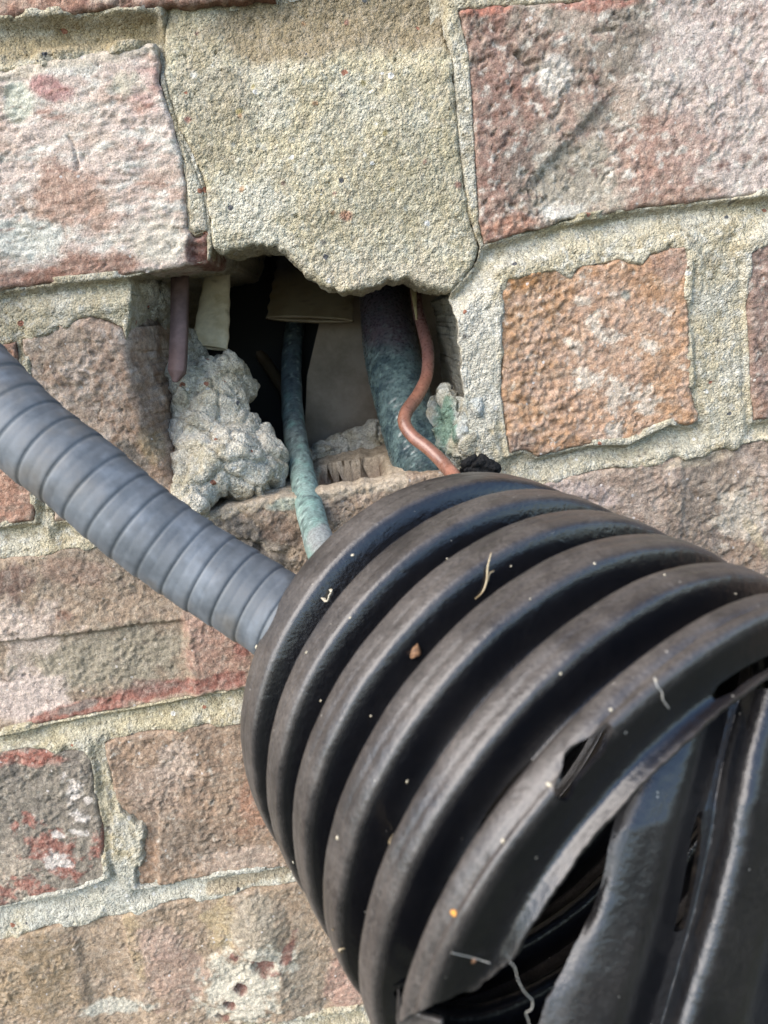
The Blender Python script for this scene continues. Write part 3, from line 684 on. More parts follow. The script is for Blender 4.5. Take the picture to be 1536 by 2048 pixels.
# ------------------------------------------------------------------ ground (below the frame; the wall stands on it)
def ground():
    n = 60; xs = np.concatenate([-np.geomspace(80, .02, n), np.geomspace(.02, 80, n)])
    gx, gy = np.meshgrid(xs, xs); p = np.stack([gx.ravel(), gy.ravel(), np.zeros(gx.size)], 1)
    p[:, 2] = -.63+.01*fbm(p, 120, 3, 3)
    idx = np.arange(len(xs)**2).reshape(len(xs), -1)
    q = np.stack([idx[:-1, :-1], idx[:-1, 1:], idx[1:, 1:], idx[1:, :-1]], -1).reshape(-1, 4)
    m = simple('dark_soil', (.05, .04, .028), .95, var=(6, (.03, .045, .015), .4, .6), bump=(40, .6, .02))
    o = link('ground', mesh_np('ground', p, q), m); o['kind'] = 'structure'
ground()

# ------------------------------------------------------------------ the black corrugated pipe, first length
RAD = .058
C0 = np.array([.0103, -.066, -.0965]); AZ, EL, BAZ, BEL = .4157, -.0712, .1079, -.2805
RT = [0, .0169, .0303, .0430, .0557, .0665, .0785]
_ts = np.linspace(-.03, .12, 601)
_dir = lambda t: np.stack([np.sin(AZ+BAZ*t/.1)*np.cos(EL+BEL*t/.1), -np.cos(AZ+BAZ*t/.1)*np.cos(EL+BEL*t/.1), np.sin(EL+BEL*t/.1)], -1)
_pos = np.concatenate([[np.zeros(3)], np.cumsum((_dir(_ts[1:])+_dir(_ts[:-1]))/2*(_ts[1]-_ts[0]), 0)])
_pos = _pos-np.array([np.interp(0, _ts, _pos[:, k]) for k in range(3)])+C0
def axis(t): return np.stack([np.interp(t, _ts, _pos[:, k]) for k in range(3)], -1)
def frame(t):
    n = _dir(t); e1 = np.cross(n, [0, 0, 1.]); e1 /= np.linalg.norm(e1, axis=-1, keepdims=True); return n, e1, np.cross(n, e1)
GD = .0074                                         # groove depth
def profile(t):
    """radius below the crest along the axis, per rib: flat crest, steep flanks, flat groove"""
    t = np.asarray(t, float); out = np.full(t.shape, GD)
    t0 = t
    acc = np.zeros(t.shape)
    for o_ in np.linspace(-.0007, .0007, 9):
        t = t0+o_; out = np.full(t.shape, GD)
        for i, a in enumerate(RT):
            p = (RT[i+1]-a) if i+1 < len(RT) else .012
            prev = (a-RT[i-1]) if i else .013
            u = t-a
            fe = .60 if i >= 5 else .70
            k = np.clip((u+.13*prev)/(.13*prev+.0003), 0, 1)*np.clip((fe*p-u)/(.15*p), 0, 1)
            out = np.minimum(out, GD*(1-k)+.0007*np.clip(np.abs(u-.28*p)/(.31*p), 0, 1)**3)
        acc += out/9
    out = acc
    return out
def pipe1(sv):                                     # (s, t) -> point
    s, t = sv[:, 0], sv[:, 1]; a = s/RAD
    n, e1, e2 = frame(t)
    p3 = np.stack([s, t, np.zeros(len(s))], 1)
    wob = .0007*fbm(p3, 34, 2, 5)+.00012*fbm(p3, 5, 3, 6)
    seam = 0
    r = RAD-profile(t)+wob
    for i, aa in enumerate(RT[:6]):                # mould lines along the crests
        pw = RT[i+1]-aa
        r = r-(.00045 if i == 5 else .00014)*np.exp(-((t-aa-.30*pw-.0004*np.sin(s*90))/.00045)**2)
    return axis(t)+r[:, None]*(np.cos(a)[:, None]*e1+np.sin(a)[:, None]*e2)
_ag = np.linspace(-math.pi, math.pi, 1441); _tg = np.linspace(-.01, .085, 381)
_sg = np.stack(np.meshgrid(_ag*RAD, _tg), -1).reshape(-1, 2)
_pg = pipe1(_sg); _nrm = _pg-axis(_sg[:, 1]); _vis = ((CAM-_pg)*_nrm).sum(1) > 0
_qg = proj(_pg[_vis]); _sv = _sg[_vis]
def inv1(px, py):
    d = (_qg[:, 0]-px)**2+(_qg[:, 1]-py)**2
    return _sv[np.argmin(d)]
TEAR_PX = [(1536, 1352), (1490, 1385), (1438, 1422), (1400, 1458), (1355, 1496), (1310, 1540), (1252, 1600), (1205, 1650), (1165, 1698), (1120, 1765), (1078, 1828), (1045, 1880), (1020, 1921)]
tear = [inv1(*p) for p in TEAR_PX]
bot = [inv1(*p) for p in [(985, 1950), (950, 1984), (925, 1988), (900, 1996), (870, 2010), (842, 2008), (815, 1992), (800, 1978)]]
low = [inv1(*p) for p in [(792, 1960), (790, 2010), (800, 2046)]]

SLITS = [[(1216, 1455), (1182, 1478), (1150, 1499), (1138, 1515), (1130, 1536), (1117, 1585), (1129, 1579), (1141, 1556), (1150, 1543), (1168, 1520), (1196, 1486)],
         [(1052, 1510), (1020, 1545), (985, 1588), (955, 1630), (932, 1670), (942, 1662), (970, 1622), (1000, 1583), (1030, 1542)],
         [(1428, 1394), (1441, 1378), (1476, 1355), (1506, 1338), (1536, 1318), (1600, 1272), (1600, 1286), (1536, 1334), (1492, 1359), (1462, 1381)]]
slits = [np.array([inv1(*p) for p in L_]) for L_ in (SLITS[0], SLITS[2])]
_c = np.array([inv1(*p) for p in [(1043, 1500), (1006, 1540), (970, 1586), (942, 1632), (926, 1664)]])   # hairline split along a groove
_c[:, 1] = .0641
_w = np.array([.0001, .0004, .0005, .0004, .0001])
slits.append(np.concatenate([_c+np.stack([0*_w, _w], 1), (_c-np.stack([0*_w, _w], 1))[::-1]]))
LOB, HIB = -.252, .113
outline = np.array([(LOB, -.0085), (HIB, -.0085), (HIB, .115), (.030, .115), (.022, .080), (.012, .0640), (.0035, .0626), (-.0050, .0622), (-.0112, .0640)]+[tuple(x) for x in bot[::-1]]+[tuple(x) for x in tear[::-1]]+[(LOB, .0763)])
def sd1(p):
    p3 = np.stack([p[:, 0], p[:, 1], np.zeros(len(p))], 1)
    near = p[:, 1] > .055
    w_ = np.zeros((len(p), 2)); w_[near, 0] = .0004*fbm(p3[near], 2.6, 3, 101, .65); w_[near, 1] = .0004*fbm(p3[near], 3.2, 3, 102, .65)
    d = sdpoly(p+w_, outline)
    for i_, sl_ in enumerate(slits): d = np.minimum(d, -sdpoly(p, sl_)-(.00055 if i_ == 0 else .0003))
    return d

def plastic():
    m, t, b = new_mat('black_plastic'); L = t.links.new
    tc = nd(t, 'ShaderNodeTexCoord'); at = nd(t, 'ShaderNodeVertexColor', layer_name='Col')
    sep = nd(t, 'ShaderNodeSeparateColor'); L(at.outputs[0], sep.inputs[0])
    n = nd(t, 'ShaderNodeTexNoise', i_Scale=70., i_Detail=6., i_Roughness=.7); L(tc.outputs['Object'], n.inputs['Vector'])
    n2 = nd(t, 'ShaderNodeTexNoise', i_Scale=1500., i_Detail=3.); L(tc.outputs['Object'], n2.inputs['Vector'])
    r = nd(t, 'ShaderNodeMapRange'); L(n.outputs['Fac'], r.inputs[0]); r.inputs[1].default_value = .35; r.inputs[2].default_value = .7; r.inputs[3].default_value = .30
    r2 = nd(t, 'ShaderNodeMapRange'); L(n2.outputs['Fac'], r2.inputs[0]); r2.inputs[1].default_value = .3; r2.inputs[2].default_value = .7; r2.inputs[3].default_value = .6; r2.inputs[4].default_value = 1.3
    k = nd(t, 'ShaderNodeMath', operation='MULTIPLY'); L(r.outputs[0], k.inputs[0]); L(sep.outputs[0], k.inputs[1])
    k2 = nd(t, 'ShaderNodeMath', operation='MULTIPLY'); L(k.outputs[0], k2.inputs[0]); L(r2.outputs[0], k2.inputs[1])
    mx = nd(t, 'ShaderNodeMix', data_type='RGBA'); L(k2.outputs[0], mx.inputs[0]); mx.inputs[6].default_value = (.0022, .0027, .0042, 1); mx.inputs[7].default_value = (.088, .077, .068, 1)
    v = nd(t, 'ShaderNodeTexVoronoi', i_Scale=330.); L(tc.outputs['Object'], v.inputs['Vector'])
    s2 = nd(t, 'ShaderNodeSeparateColor'); L(v.outputs['Color'], s2.inputs[0])
    g = nd(t, 'ShaderNodeMath', operation='GREATER_THAN'); g.inputs[1].default_value = .74; L(s2.outputs[0], g.inputs[0])
    dd = nd(t, 'ShaderNodeMath', operation='LESS_THAN'); dd.inputs[1].default_value = .055; L(v.outputs['Distance'], dd.inputs[0])
    sp = nd(t, 'ShaderNodeMath', operation='MULTIPLY'); L(g.outputs[0], sp.inputs[0]); L(dd.outputs[0], sp.inputs[1])
    sp2 = nd(t, 'ShaderNodeMath', operation='MULTIPLY'); L(sp.outputs[0], sp2.inputs[0]); sp2.inputs[1].default_value = .6
    m2 = nd(t, 'ShaderNodeMix', data_type='RGBA'); L(sp2.outputs[0], m2.inputs[0]); L(mx.outputs[2], m2.inputs[6]); m2.inputs[7].default_value = (.45, .42, .36, 1)
    L(m2.outputs[2], b.inputs['Base Color'])
    rr = nd(t, 'ShaderNodeMapRange'); L(k.outputs[0], rr.inputs[0]); rr.inputs[3].default_value = .20; rr.inputs[4].default_value = .50
    L(rr.outputs[0], b.inputs['Roughness']); b.inputs['Specular IOR Level'].default_value = .62
    n3 = nd(t, 'ShaderNodeTexNoise', i_Scale=420., i_Detail=6., i_Roughness=.6); L(tc.outputs['Object'], n3.inputs['Vector'])
    bp = nd(t, 'ShaderNodeBump', i_Strength=.35, i_Distance=.0006); L(n3.outputs['Fac'], bp.inputs['Height'])
    bp2 = nd(t, 'ShaderNodeBump', i_Strength=.25, i_Distance=.0002); L(n2.outputs['Fac'], bp2.inputs['Height']); L(bp.outputs[0], bp2.inputs['Normal']); L(bp2.outputs[0], b.inputs['Normal'])
    return m
M_PIPE = plastic()
drain = thing('corrugated_pipe', 'large black corrugated drain pipe, split and torn open, sticking out of the wall', 'pipe', tuple(C0))
uv, q, rim, rv, nrm, s = grid_piece(sd1, (LOB-.001, -.010, HIB+.001, .116), .00042, fine=False)
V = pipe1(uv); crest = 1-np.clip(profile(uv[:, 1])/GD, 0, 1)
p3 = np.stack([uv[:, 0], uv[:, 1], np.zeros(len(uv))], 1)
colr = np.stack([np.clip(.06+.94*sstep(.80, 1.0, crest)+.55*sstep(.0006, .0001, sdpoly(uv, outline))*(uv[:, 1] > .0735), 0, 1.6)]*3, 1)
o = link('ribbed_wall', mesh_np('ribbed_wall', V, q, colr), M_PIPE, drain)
md = o.modifiers.new('thick', 'SOLIDIFY'); md.thickness = .0008; md.offset = -1
o.modifiers.new('crisp', 'EDGE_SPLIT').split_angle = math.radians(50)

# second length, kinked downwards beyond the tear: ribs traced as lines with a depth along the view
def PDl(pts, D): return np.array([PD(x, y, D+(dd if (dd := 0) else 0)) for x, y in pts])
LN = [([(1318, 1470), (1225, 1660), (1212, 1700), (1205, 1770), (1188, 1832), (1150, 1878), (1122, 1935), (1085, 1990), (1055, 2100)], .1132),
      ([(1335, 1460), (1262, 1630), (1240, 1740), (1188, 1880), (1128, 2048), (1105, 2120)], .1120),
      ([(1405, 1430), (1375, 1560), (1343, 1660), (1300, 1830), (1232, 2048), (1210, 2120)], .1128),
      ([(1428, 1425), (1397, 1560), (1368, 1660), (1332, 1830), (1267, 2048), (1245, 2120)], .1190),
      ([(1492, 1390), (1455, 1540), (1434, 1680), (1397, 1840), (1335, 2048), (1312, 2120)], .1200),
      ([(1530, 1380), (1497, 1500), (1468, 1700), (1430, 1840), (1364, 2048), (1340, 2120)], .1145),
      ([(1645, 1370), (1600, 1500), (1547, 1760), (1502, 1950), (1476, 2048), (1455, 2120)], .1190),
      ([(1672, 1365), (1628, 1500), (1575, 1760), (1530, 1950), (1505, 2048), (1485, 2120)], .1260),
      ([(1745, 1365), (1705, 1500), (1650, 1760), (1590, 2048), (1570, 2120)], .1290),
      ([(1790, 1365), (1755, 1500), (1697, 1800), (1640, 2048), (1620, 2120)], .1250),
      ([(1890, 1365), (1850, 1500), (1790, 1800), (1735, 2048), (1715, 2120)], .1330),
      ([(1915, 1365), (1876, 1500), (1816, 1800), (1760, 2048), (1740, 2120)], .1400)]
_b = np.array(LN[-1][0], float); _D = LN[-1][1]                    # ribs out of frame: the pipe curves back towards the wall
for k_ in range(4):
    for dx, dD in ((70, .0045), (45, -.0035), (90, .0095), (25, .0080)):
        _b = _b+[dx*(.9**k_), 6]; _D += dD; LN.append((_b.tolist(), _D))
NV = 90
def resamp(pts, D):
    p = np.array(pts, float); L_ = np.concatenate([[0], np.cumsum(np.hypot(*np.diff(p, axis=0).T))]); L_ /= L_[-1]
    v = np.linspace(0, 1, NV); x = np.interp(v, L_, p[:, 0]); y = np.interp(v, L_, p[:, 1])
    for _ in range(6 if len(pts) < 8 else 1):
        x[1:-1] = (x[:-2]+2*x[1:-1]+x[2:])/4; y[1:-1] = (y[:-2]+2*y[1:-1]+y[2:])/4
    return np.array([PD(a, b, D-.0045*vv+.010*max(0, .3-vv)) for a, b, vv in zip(x, y, v)])
KN = np.stack([resamp(*l) for l in LN])            # lines x NV x 3
WS = np.array([0, 1.3, 3.3, 4.3, 6.0, 7.0, 9.6, 10.6, 12.2, 13.2, 15.6, 16.4]+[16.4+6.2*k_+o_ for k_ in range(4) for o_ in (1.6, 2.6, 5.0, 6.2)])*.0032
def map2(sv):
    w_, v_ = sv[:, 0], np.clip(sv[:, 1]/.062, 0, 1)*(NV-1)
    acc = 0
    vi = np.clip(v_.astype(int), 0, NV-2); vf = (v_-vi)[:, None]
    for k in (-2, -1, 0, 1, 2):
        x = np.clip(w_+k*.00085, WS[0], WS[-1]); i = np.clip(np.searchsorted(WS, x)-1, 0, len(WS)-2); f = ((x-WS[i])/(WS[i+1]-WS[i]))[:, None]
        a = KN[i, vi]*(1-vf)+KN[i, vi+1]*vf; b = KN[i+1, vi]*(1-vf)+KN[i+1, vi+1]*vf
        acc = acc+a*(1-f)+b*f
    p3 = np.stack([sv[:, 0], sv[:, 1], np.zeros(len(sv))], 1)
    return acc/5+(.0003*fbm(p3, 18, 2, 111)+.00005*fbm(p3, 3, 2, 112))[:, None]*Fv
_g2 = np.stack(np.meshgrid(np.linspace(0, WS[11], 300), np.linspace(0, .062, 250)), -1).reshape(-1, 2); _q2 = proj(map2(_g2))
def inv2(px, py): return _g2[np.argmin((_q2[:, 0]-px)**2+(_q2[:, 1]-py)**2)]
sl2 = np.array([inv2(*p) for p in [(1388, 1624), (1378, 1660), (1368, 1720), (1356, 1790), (1344, 1850), (1352, 1848), (1366, 1800), (1380, 1730), (1388, 1670)]])
out2 = np.array([(0, 0), (WS[-1], 0), (WS[-1], .062), (0, .062)])
def sd2(p):
    p3 = np.stack([p[:, 0], p[:, 1], np.zeros(len(p))], 1); near = p[:, 0] < .004
    w_ = np.zeros((len(p), 2)); w_[near, 0] = -np.abs(.0016*fbm(p3[near], 6, 4, 121, .7))
    return np.minimum(sdpoly(p+w_, out2), -sdpoly(p, sl2)-.0006)
uv, q, rim, rv, nrm, s = grid_piece(sd2, (-.001, -.001, WS[-1]+.001, .063), .00036, fine=False)
V = map2(uv)
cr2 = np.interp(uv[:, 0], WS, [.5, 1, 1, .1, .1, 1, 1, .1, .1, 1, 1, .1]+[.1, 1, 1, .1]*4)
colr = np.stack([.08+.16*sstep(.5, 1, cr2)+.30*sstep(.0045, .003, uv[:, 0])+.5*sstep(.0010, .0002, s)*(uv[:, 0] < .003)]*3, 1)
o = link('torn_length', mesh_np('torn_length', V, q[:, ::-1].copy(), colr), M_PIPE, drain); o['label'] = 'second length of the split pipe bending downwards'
md = o.modifiers.new('thick', 'SOLIDIFY'); md.thickness = .0011; md.offset = 1
o.modifiers.new('crisp', 'EDGE_SPLIT').split_angle = math.radians(50)

# torn flap at the foot of the split
fl = np.array([(796, 1972), (803, 1990), (816, 2006), (845, 2022), (868, 2028), (886, 2034), (889, 2046), (860, 2050), (850, 2070), (800, 2085), (792, 2040), (794, 2000)], float)
uv, q, rim, rv, nrm, s = grid_piece(lambda p: sdpoly(p, fl), (780, 1960, 900, 2090), 2.2, fine=False)
V = np.array([PD(x, y, .1062+.0022*math.cos((x-800)/38.)+.00002*(y-1980)) for x, y in uv])
o = link('torn_flap', mesh_np('torn_flap', V, q, np.full((len(V), 3), .9)), M_PIPE, drain); o.modifiers.new('thick', 'SOLIDIFY').thickness = .0009

# ------------------------------------------------------------------ tubes, lumps
def spline(pts, n):
    p = np.array(pts, float); p = np.vstack([2*p[0]-p[1], p, 2*p[-1]-p[-2]])
    out = []
    m = len(p)-3
    for t in np.linspace(0, m-1e-6, n):
        i = int(t); f = t-i; a, b, c, d = p[i:i+4]
        out.append(.5*((2*b)+(c-a)*f+(2*a-5*b+4*c-d)*f*f+(3*b-a-3*c+d)*f**3))
    return np.array(out)
def tube(name, pts, rad, mat, parent=None, n=200, k=28, shape=None, colf=None, cap=True, up=None):
    """sweep; rad(arc length array)->radius; shape(angle, arc)->radius factors (two axes)"""
    c = spline(pts, n); d = np.gradient(c, axis=0); d /= np.linalg.norm(d, axis=1)[:, None]
    arc = np.concatenate([[0], np.cumsum(np.linalg.norm(np.diff(c, axis=0), axis=1))])
    u = np.array(up if up is not None else [0, -1., 0]); U_, W_ = [], []
    for i in range(n):
        u = u-d[i]*(u@d[i]); u /= np.linalg.norm(u); U_.append(u.copy()); W_.append(np.cross(d[i], u))
    U_ = np.array(U_); W_ = np.array(W_); A = np.linspace(0, 2*math.pi, k, endpoint=False)
    r = rad(arc)
    a2, s2 = np.meshgrid(A, arc)
    fx, fy = shape(a2, s2) if shape else (1, 1)
    R = r[:, None]
    V = c[:, None]+(R*fx*np.cos(a2))[..., None]*U_[:, None]+(R*fy*np.sin(a2))[..., None]*W_[:, None]
    V = V.reshape(-1, 3)
    i = np.arange(n-1)[:, None]*k; j = np.arange(k)[None]; j2 = (j+1) % k
    F = np.stack([i+j, i+j2, i+k+j2, i+k+j], -1).reshape(-1, 4)
    if cap:
        V = np.vstack([V, c[0], c[-1]]); m = n*k; jj = np.arange(k); jn = (jj+1) % k
        F = np.vstack([F, np.stack([jn, jj, np.full(k, m), np.full(k, m)], 1), np.stack([(n-1)*k+jj, (n-1)*k+jn, np.full(k, m+1), np.full(k, m+1)], 1)])
        tri = F[-2*k:, :3]; F = F[:-2*k]
        faces = [tuple(x) for x in F.tolist()]+[tuple(x) for x in tri.tolist()]
    else: faces = F
    col = None
    if colf is not None:
        ss = np.concatenate([s2.ravel(), [0, arc[-1]]]) if cap else s2.ravel()
        aa = np.concatenate([a2.ravel(), [0, 0]]) if cap else a2.ravel()
        col = colf(V, ss, aa)
    return link(name, mesh_np(name, V, faces, col), mat, parent)
def lump(name, blobs, mat, parent, vox=.0008, amp=(.0026, 9, .0008, 2.6), seed=0, colf=None, jag=1.0):
    bm = bmesh.new()
    for c, r in blobs:
        r = (r, r, r) if np.isscalar(r) else r
        bmesh.ops.create_icosphere(bm, subdivisions=3, radius=1, matrix=Matrix.Translation(Vector(c)) @ Matrix.Diagonal((*r, 1)))
    me = bpy.data.meshes.new(name+'_raw'); bm.to_mesh(me); bm.free()
    ob = bpy.data.objects.new(name+'_raw', me); COL.objects.link(ob)
    md = ob.modifiers.new('r', 'REMESH'); md.mode = 'VOXEL'; md.voxel_size = vox
    sm = ob.modifiers.new('s', 'SMOOTH'); sm.iterations = 4; sm.factor = .6
    dg = bpy.context.evaluated_depsgraph_get(); ev = ob.evaluated_get(dg); m2 = bpy.data.meshes.new_from_object(ev)
    n = len(m2.vertices); co = np.empty(n*3); no = np.empty(n*3); m2.vertices.foreach_get('co', co); m2.vertices.foreach_get('normal', no)
    co = co.reshape(-1, 3); no = no.reshape(-1, 3)
    dsp = amp[0]*fbm(co, amp[1], 3, seed+.3)+amp[2]*fbm(co, amp[3], 3, seed+.6, .65)
    f1, f2, cid = worley(co[:, [0, 2]]+co[:, [1, 1]]*.7, 2.2, seed); dsp += .0003*(1-np.clip(f1*1.2, 0, 1)**2)*(.3+RND[cid][..., 0])
    f1, f2, cid = worley(co[:, [0, 2]]*np.array([1, 1.])+.002*np.stack([fbm(co, 5, 3, 71), fbm(co, 5, 3, 72)], 1)+co[:, [1, 1]]*np.array([.5, .8]), 11.0, seed+3)
    dsp += jag*(.0022*(RND[cid][..., 1]-.5)-.0016*np.exp(-((f2-f1)/.10)**2))
    co = co+no*dsp[:, None]
    q = np.array([tuple(p.vertices) for p in m2.polygons if len(p.vertices) == 4])
    bpy.data.objects.remove(ob); bpy.data.meshes.remove(me)
    return link(name, mesh_np(name, co, q, colf(co) if colf else mortar_tint(co, proj(co), (205, 200, 186)).c), mat, parent)

def Y(px, py, y): return P(px, py, y)
g_lum = lambda p: mortar_tint(p, proj(p), (250, 238, 214)).fbm(S(236, 226, 204, .8), 9, .1, .2, 4, .6).c
lump('mortar_lump', [(Y(440, 930, .014), (.017, .016, .013)), (Y(425, 800, .034), (.014, .014, .016)), (Y(522, 935, .024), (.010, .013, .012)), (Y(392, 985, .003), (.008, .008, .009)),
     (Y(490, 955, .014), (.012, .012, .010)), (Y(398, 880, .022), (.011, .012, .012)), (Y(455, 765, .042), (.010, .012, .011)), (Y(380, 1008, -.002), (.007, .006, .005)), (Y(370, 780, .03), (.006, .01, .012)), (Y(480, 880, .03), (.012, .012, .012))],
     M_MORTAR, wall, seed=1, colf=g_lum)
lump('mortar_lump', [(Y(297, 600, .034), (.0085, .009, .0085)), (Y(312, 615, .040), (.006, .008, .010)), (Y(275, 580, .024), (.007, .01, .007))], M_MORTAR, wall, seed=2, amp=(.0010, 9, .0002, 2.4))
lump('mortar_lump', [(Y(318, 690, .05), (.014, .010, .012)), (Y(350, 720, .05), (.012, .01, .009)), (Y(300, 660, .05), (.011, .01, .014))], M_MORTAR, wall, seed=3, amp=(.0010, 10, .0003, 3))
lump('mortar_lump', [(Y(908, 825, .016), (.0045, .006, .0065)), (Y(893, 795, .022), (.004, .006, .005)), (Y(945, 815, .004), (.0042, .005, .006)), (Y(905, 875, .018), (.007, .007, .007)), (Y(935, 870, .006), (.005, .006, .007)), (Y(885, 850, .03), (.007, .008, .012)), (Y(925, 905, .01), (.006, .006, .006))],
     M_MORTAR, wall, vox=.0006, seed=4, amp=(.0012, 5, .0005, 2), colf=lambda p: mortar_tint(p, proj(p), (190, 194, 188)).blob(S(110, 150, 130), (888, 850), (22, 50), 0, .8).c)
lump('mortar_lump', [(Y(640, 905, .07), (.008, .008, .005)), (Y(680, 898, .075), (.008, .008, .007)), (Y(722, 892, .078), (.009, .008, .008)), (Y(752, 885, .078), (.007, .008, .01)), (Y(610, 915, .06), (.006, .008, .004))], M_MORTAR, wall, seed=5, amp=(.0014, 7, .0006, 2.4))

# ------------------------------------------------------------------ conduit
def m_tinted(name, rough, spec=.5, bump=(900, .3, .0004), grain=.25, gs=900, rough_var=.1, metallic=0, sheen=0):
    m, t, b = new_mat(name); L = t.links.new
    at = nd(t, 'ShaderNodeVertexColor', layer_name='Col'); tc = nd(t, 'ShaderNodeTexCoord')
    n = nd(t, 'ShaderNodeTexNoise', i_Scale=float(gs), i_Detail=5., i_Roughness=.65); L(tc.outputs['Object'], n.inputs['Vector'])
    r = nd(t, 'ShaderNodeMapRange'); L(n.outputs['Fac'], r.inputs[0]); r.inputs[1].default_value = .3; r.inputs[2].default_value = .7; r.inputs[3].default_value = 1-grain; r.inputs[4].default_value = 1+grain
    vm = nd(t, 'ShaderNodeVectorMath', operation='SCALE'); L(at.outputs[0], vm.inputs[0]); L(r.outputs[0], vm.inputs['Scale']); L(vm.outputs[0], b.inputs['Base Color'])
    r2 = nd(t, 'ShaderNodeMapRange'); L(n.outputs['Fac'], r2.inputs[0]); r2.inputs[1].default_value = .3; r2.inputs[2].default_value = .7; r2.inputs[3].default_value = rough-rough_var; r2.inputs[4].default_value = rough+rough_var
    L(r2.outputs[0], b.inputs['Roughness']); b.inputs['Specular IOR Level'].default_value = spec; b.inputs['Metallic'].default_value = metallic
    n2 = nd(t, 'ShaderNodeTexNoise', i_Scale=float(bump[0]), i_Detail=5.); L(tc.outputs['Object'], n2.inputs['Vector'])
    bp = nd(t, 'ShaderNodeBump', i_Strength=bump[1], i_Distance=bump[2]); L(n2.outputs['Fac'], bp.inputs['Height']); L(bp.outputs[0], b.inputs['Normal'])
    return m
M_CONDUIT = m_tinted('grey_conduit_plastic', .54, .4, bump=(160, .25, .001), grain=.14, gs=500)
cpts = [PD(*p) for p in [(-620, 250, .200), (-400, 440, .190), (-230, 575, .183), (-80, 728, .178), (52, 864, .176), (166, 953, .175), (275, 1045, .175), (387, 1125, .175), (467, 1175, .174), (547, 1225, .172), (640, 1285, .168), (740, 1350, .163)]]
PIT = .00700
def c_shape(a, s):
    ph = (s/PIT) % 1
    saw = 1+.030*(ph-.5)-.020*np.exp(-((ph-.5)/.5-1)**2*60)-.020*np.exp(-((ph-.5)/.5+1)**2*60)-.006*np.exp(-((ph-.45)/.08)**2)
    return saw, saw
def c_col(V, s, a):
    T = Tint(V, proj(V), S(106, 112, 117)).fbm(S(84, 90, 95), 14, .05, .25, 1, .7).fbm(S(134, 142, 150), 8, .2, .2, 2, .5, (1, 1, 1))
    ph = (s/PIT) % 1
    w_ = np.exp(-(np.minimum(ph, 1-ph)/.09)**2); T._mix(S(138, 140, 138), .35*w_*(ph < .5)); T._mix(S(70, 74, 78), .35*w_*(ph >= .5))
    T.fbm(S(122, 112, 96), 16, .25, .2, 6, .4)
    T._mix(S(112, 98, 78), .6*sstep(.2, .95, np.cos(a-2.2)))                # brownish reflected light painted along the underside
    return T.c
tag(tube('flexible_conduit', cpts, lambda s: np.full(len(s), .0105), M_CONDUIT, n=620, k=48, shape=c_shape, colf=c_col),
    'grey flexible ribbed conduit running across the bricks into the black pipe', 'conduit')

# ------------------------------------------------------------------ pipes and wires in the opening
M_PATINA = m_tinted('copper_patina', .62, .4, bump=(700, .5, .0006), grain=.4, gs=1300)
def thin_col(V, s, a):
    px = proj(V); k = px[:, 1]
    T = Tint(V, px, S(146, 158, 150)).fbm(S(104, 114, 114), 6, .05, .2, 1, .8, (1, 1, 1.6)).fbm(S(150, 188, 172), 5, .15, .2, 2, .7, (.7, 1, 2))
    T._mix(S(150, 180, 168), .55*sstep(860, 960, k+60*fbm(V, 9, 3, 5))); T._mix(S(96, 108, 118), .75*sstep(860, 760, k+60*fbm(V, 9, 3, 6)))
    T.fbm(S(52, 60, 62), 3, .18, .15, 7, .75, (.8, 1, 2)).blob(S(178, 176, 172), (640, 1075), (34, 30), 0, .7).fbm(S(196, 216, 204), 2.5, .3, .1, 9, .6, (.6, 1, 2.2))
    return T.c
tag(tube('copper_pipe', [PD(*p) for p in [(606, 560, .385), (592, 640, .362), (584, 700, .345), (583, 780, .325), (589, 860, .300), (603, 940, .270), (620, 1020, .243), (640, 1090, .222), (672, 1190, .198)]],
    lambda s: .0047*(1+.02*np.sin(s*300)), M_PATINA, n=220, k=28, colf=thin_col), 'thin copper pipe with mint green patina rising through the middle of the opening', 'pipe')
M_SUCT = m_tinted('tarnished_copper', .30, .6, bump=(420, .3, .0005), grain=.35, gs=900)
def thick_shape(a, s):
    p = np.stack([a*.011, s, np.zeros_like(s)], -1); f1, f2, cid = worley(p[..., :2].reshape(-1, 2), 1.7, 3)
    bl = (1-np.clip(f1*1.35, 0, 1)**2)*(.2+RND[cid][..., 0]); k = sstep(.040, .075, s.ravel())
    r = 1+.028*(bl*k).reshape(s.shape)+.01*fbm(p, 8, 2, 4)
    return r, r
def thick_col(V, s, a):
    px = proj(V)
    T = Tint(V, px, S(84, 102, 102)).fbm(S(112, 132, 128), 5, .08, .2, 1, .7).fbm(S(36, 52, 62), 7, .1, .2, 2, .7)
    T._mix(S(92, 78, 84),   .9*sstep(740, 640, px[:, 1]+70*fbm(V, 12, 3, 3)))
    T.fbm(S(140, 166, 160), 1.5, .3, .12, 8, .5).fbm(S(40, 52, 58), 2.2, .22, .12, 12, .7).blob(S(30, 40, 44), (850, 960), (70, 40), 0, .6)
    return T.c
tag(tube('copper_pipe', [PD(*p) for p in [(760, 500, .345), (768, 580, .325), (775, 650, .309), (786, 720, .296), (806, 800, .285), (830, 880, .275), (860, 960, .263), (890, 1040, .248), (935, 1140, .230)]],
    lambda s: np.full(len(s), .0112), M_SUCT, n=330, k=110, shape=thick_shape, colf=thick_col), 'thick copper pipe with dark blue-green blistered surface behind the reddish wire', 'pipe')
M_WIRE = m_tinted('reddish_wire', .30, .6, bump=(500, .25, .0004), grain=.15, gs=700)
def wire_col(V, s, a):
    px = proj(V)
    T = Tint(V, px, S(150, 104, 84)).fbm(S(116, 84, 72), 8, .05, .25, 1, .7).fbm(S(190, 132, 110), 6, .2, .2, 2, .6, (1, 1, 2))
    T._mix(S(122, 90, 86), .75*sstep(790, 700, px[:, 1])); return T.c
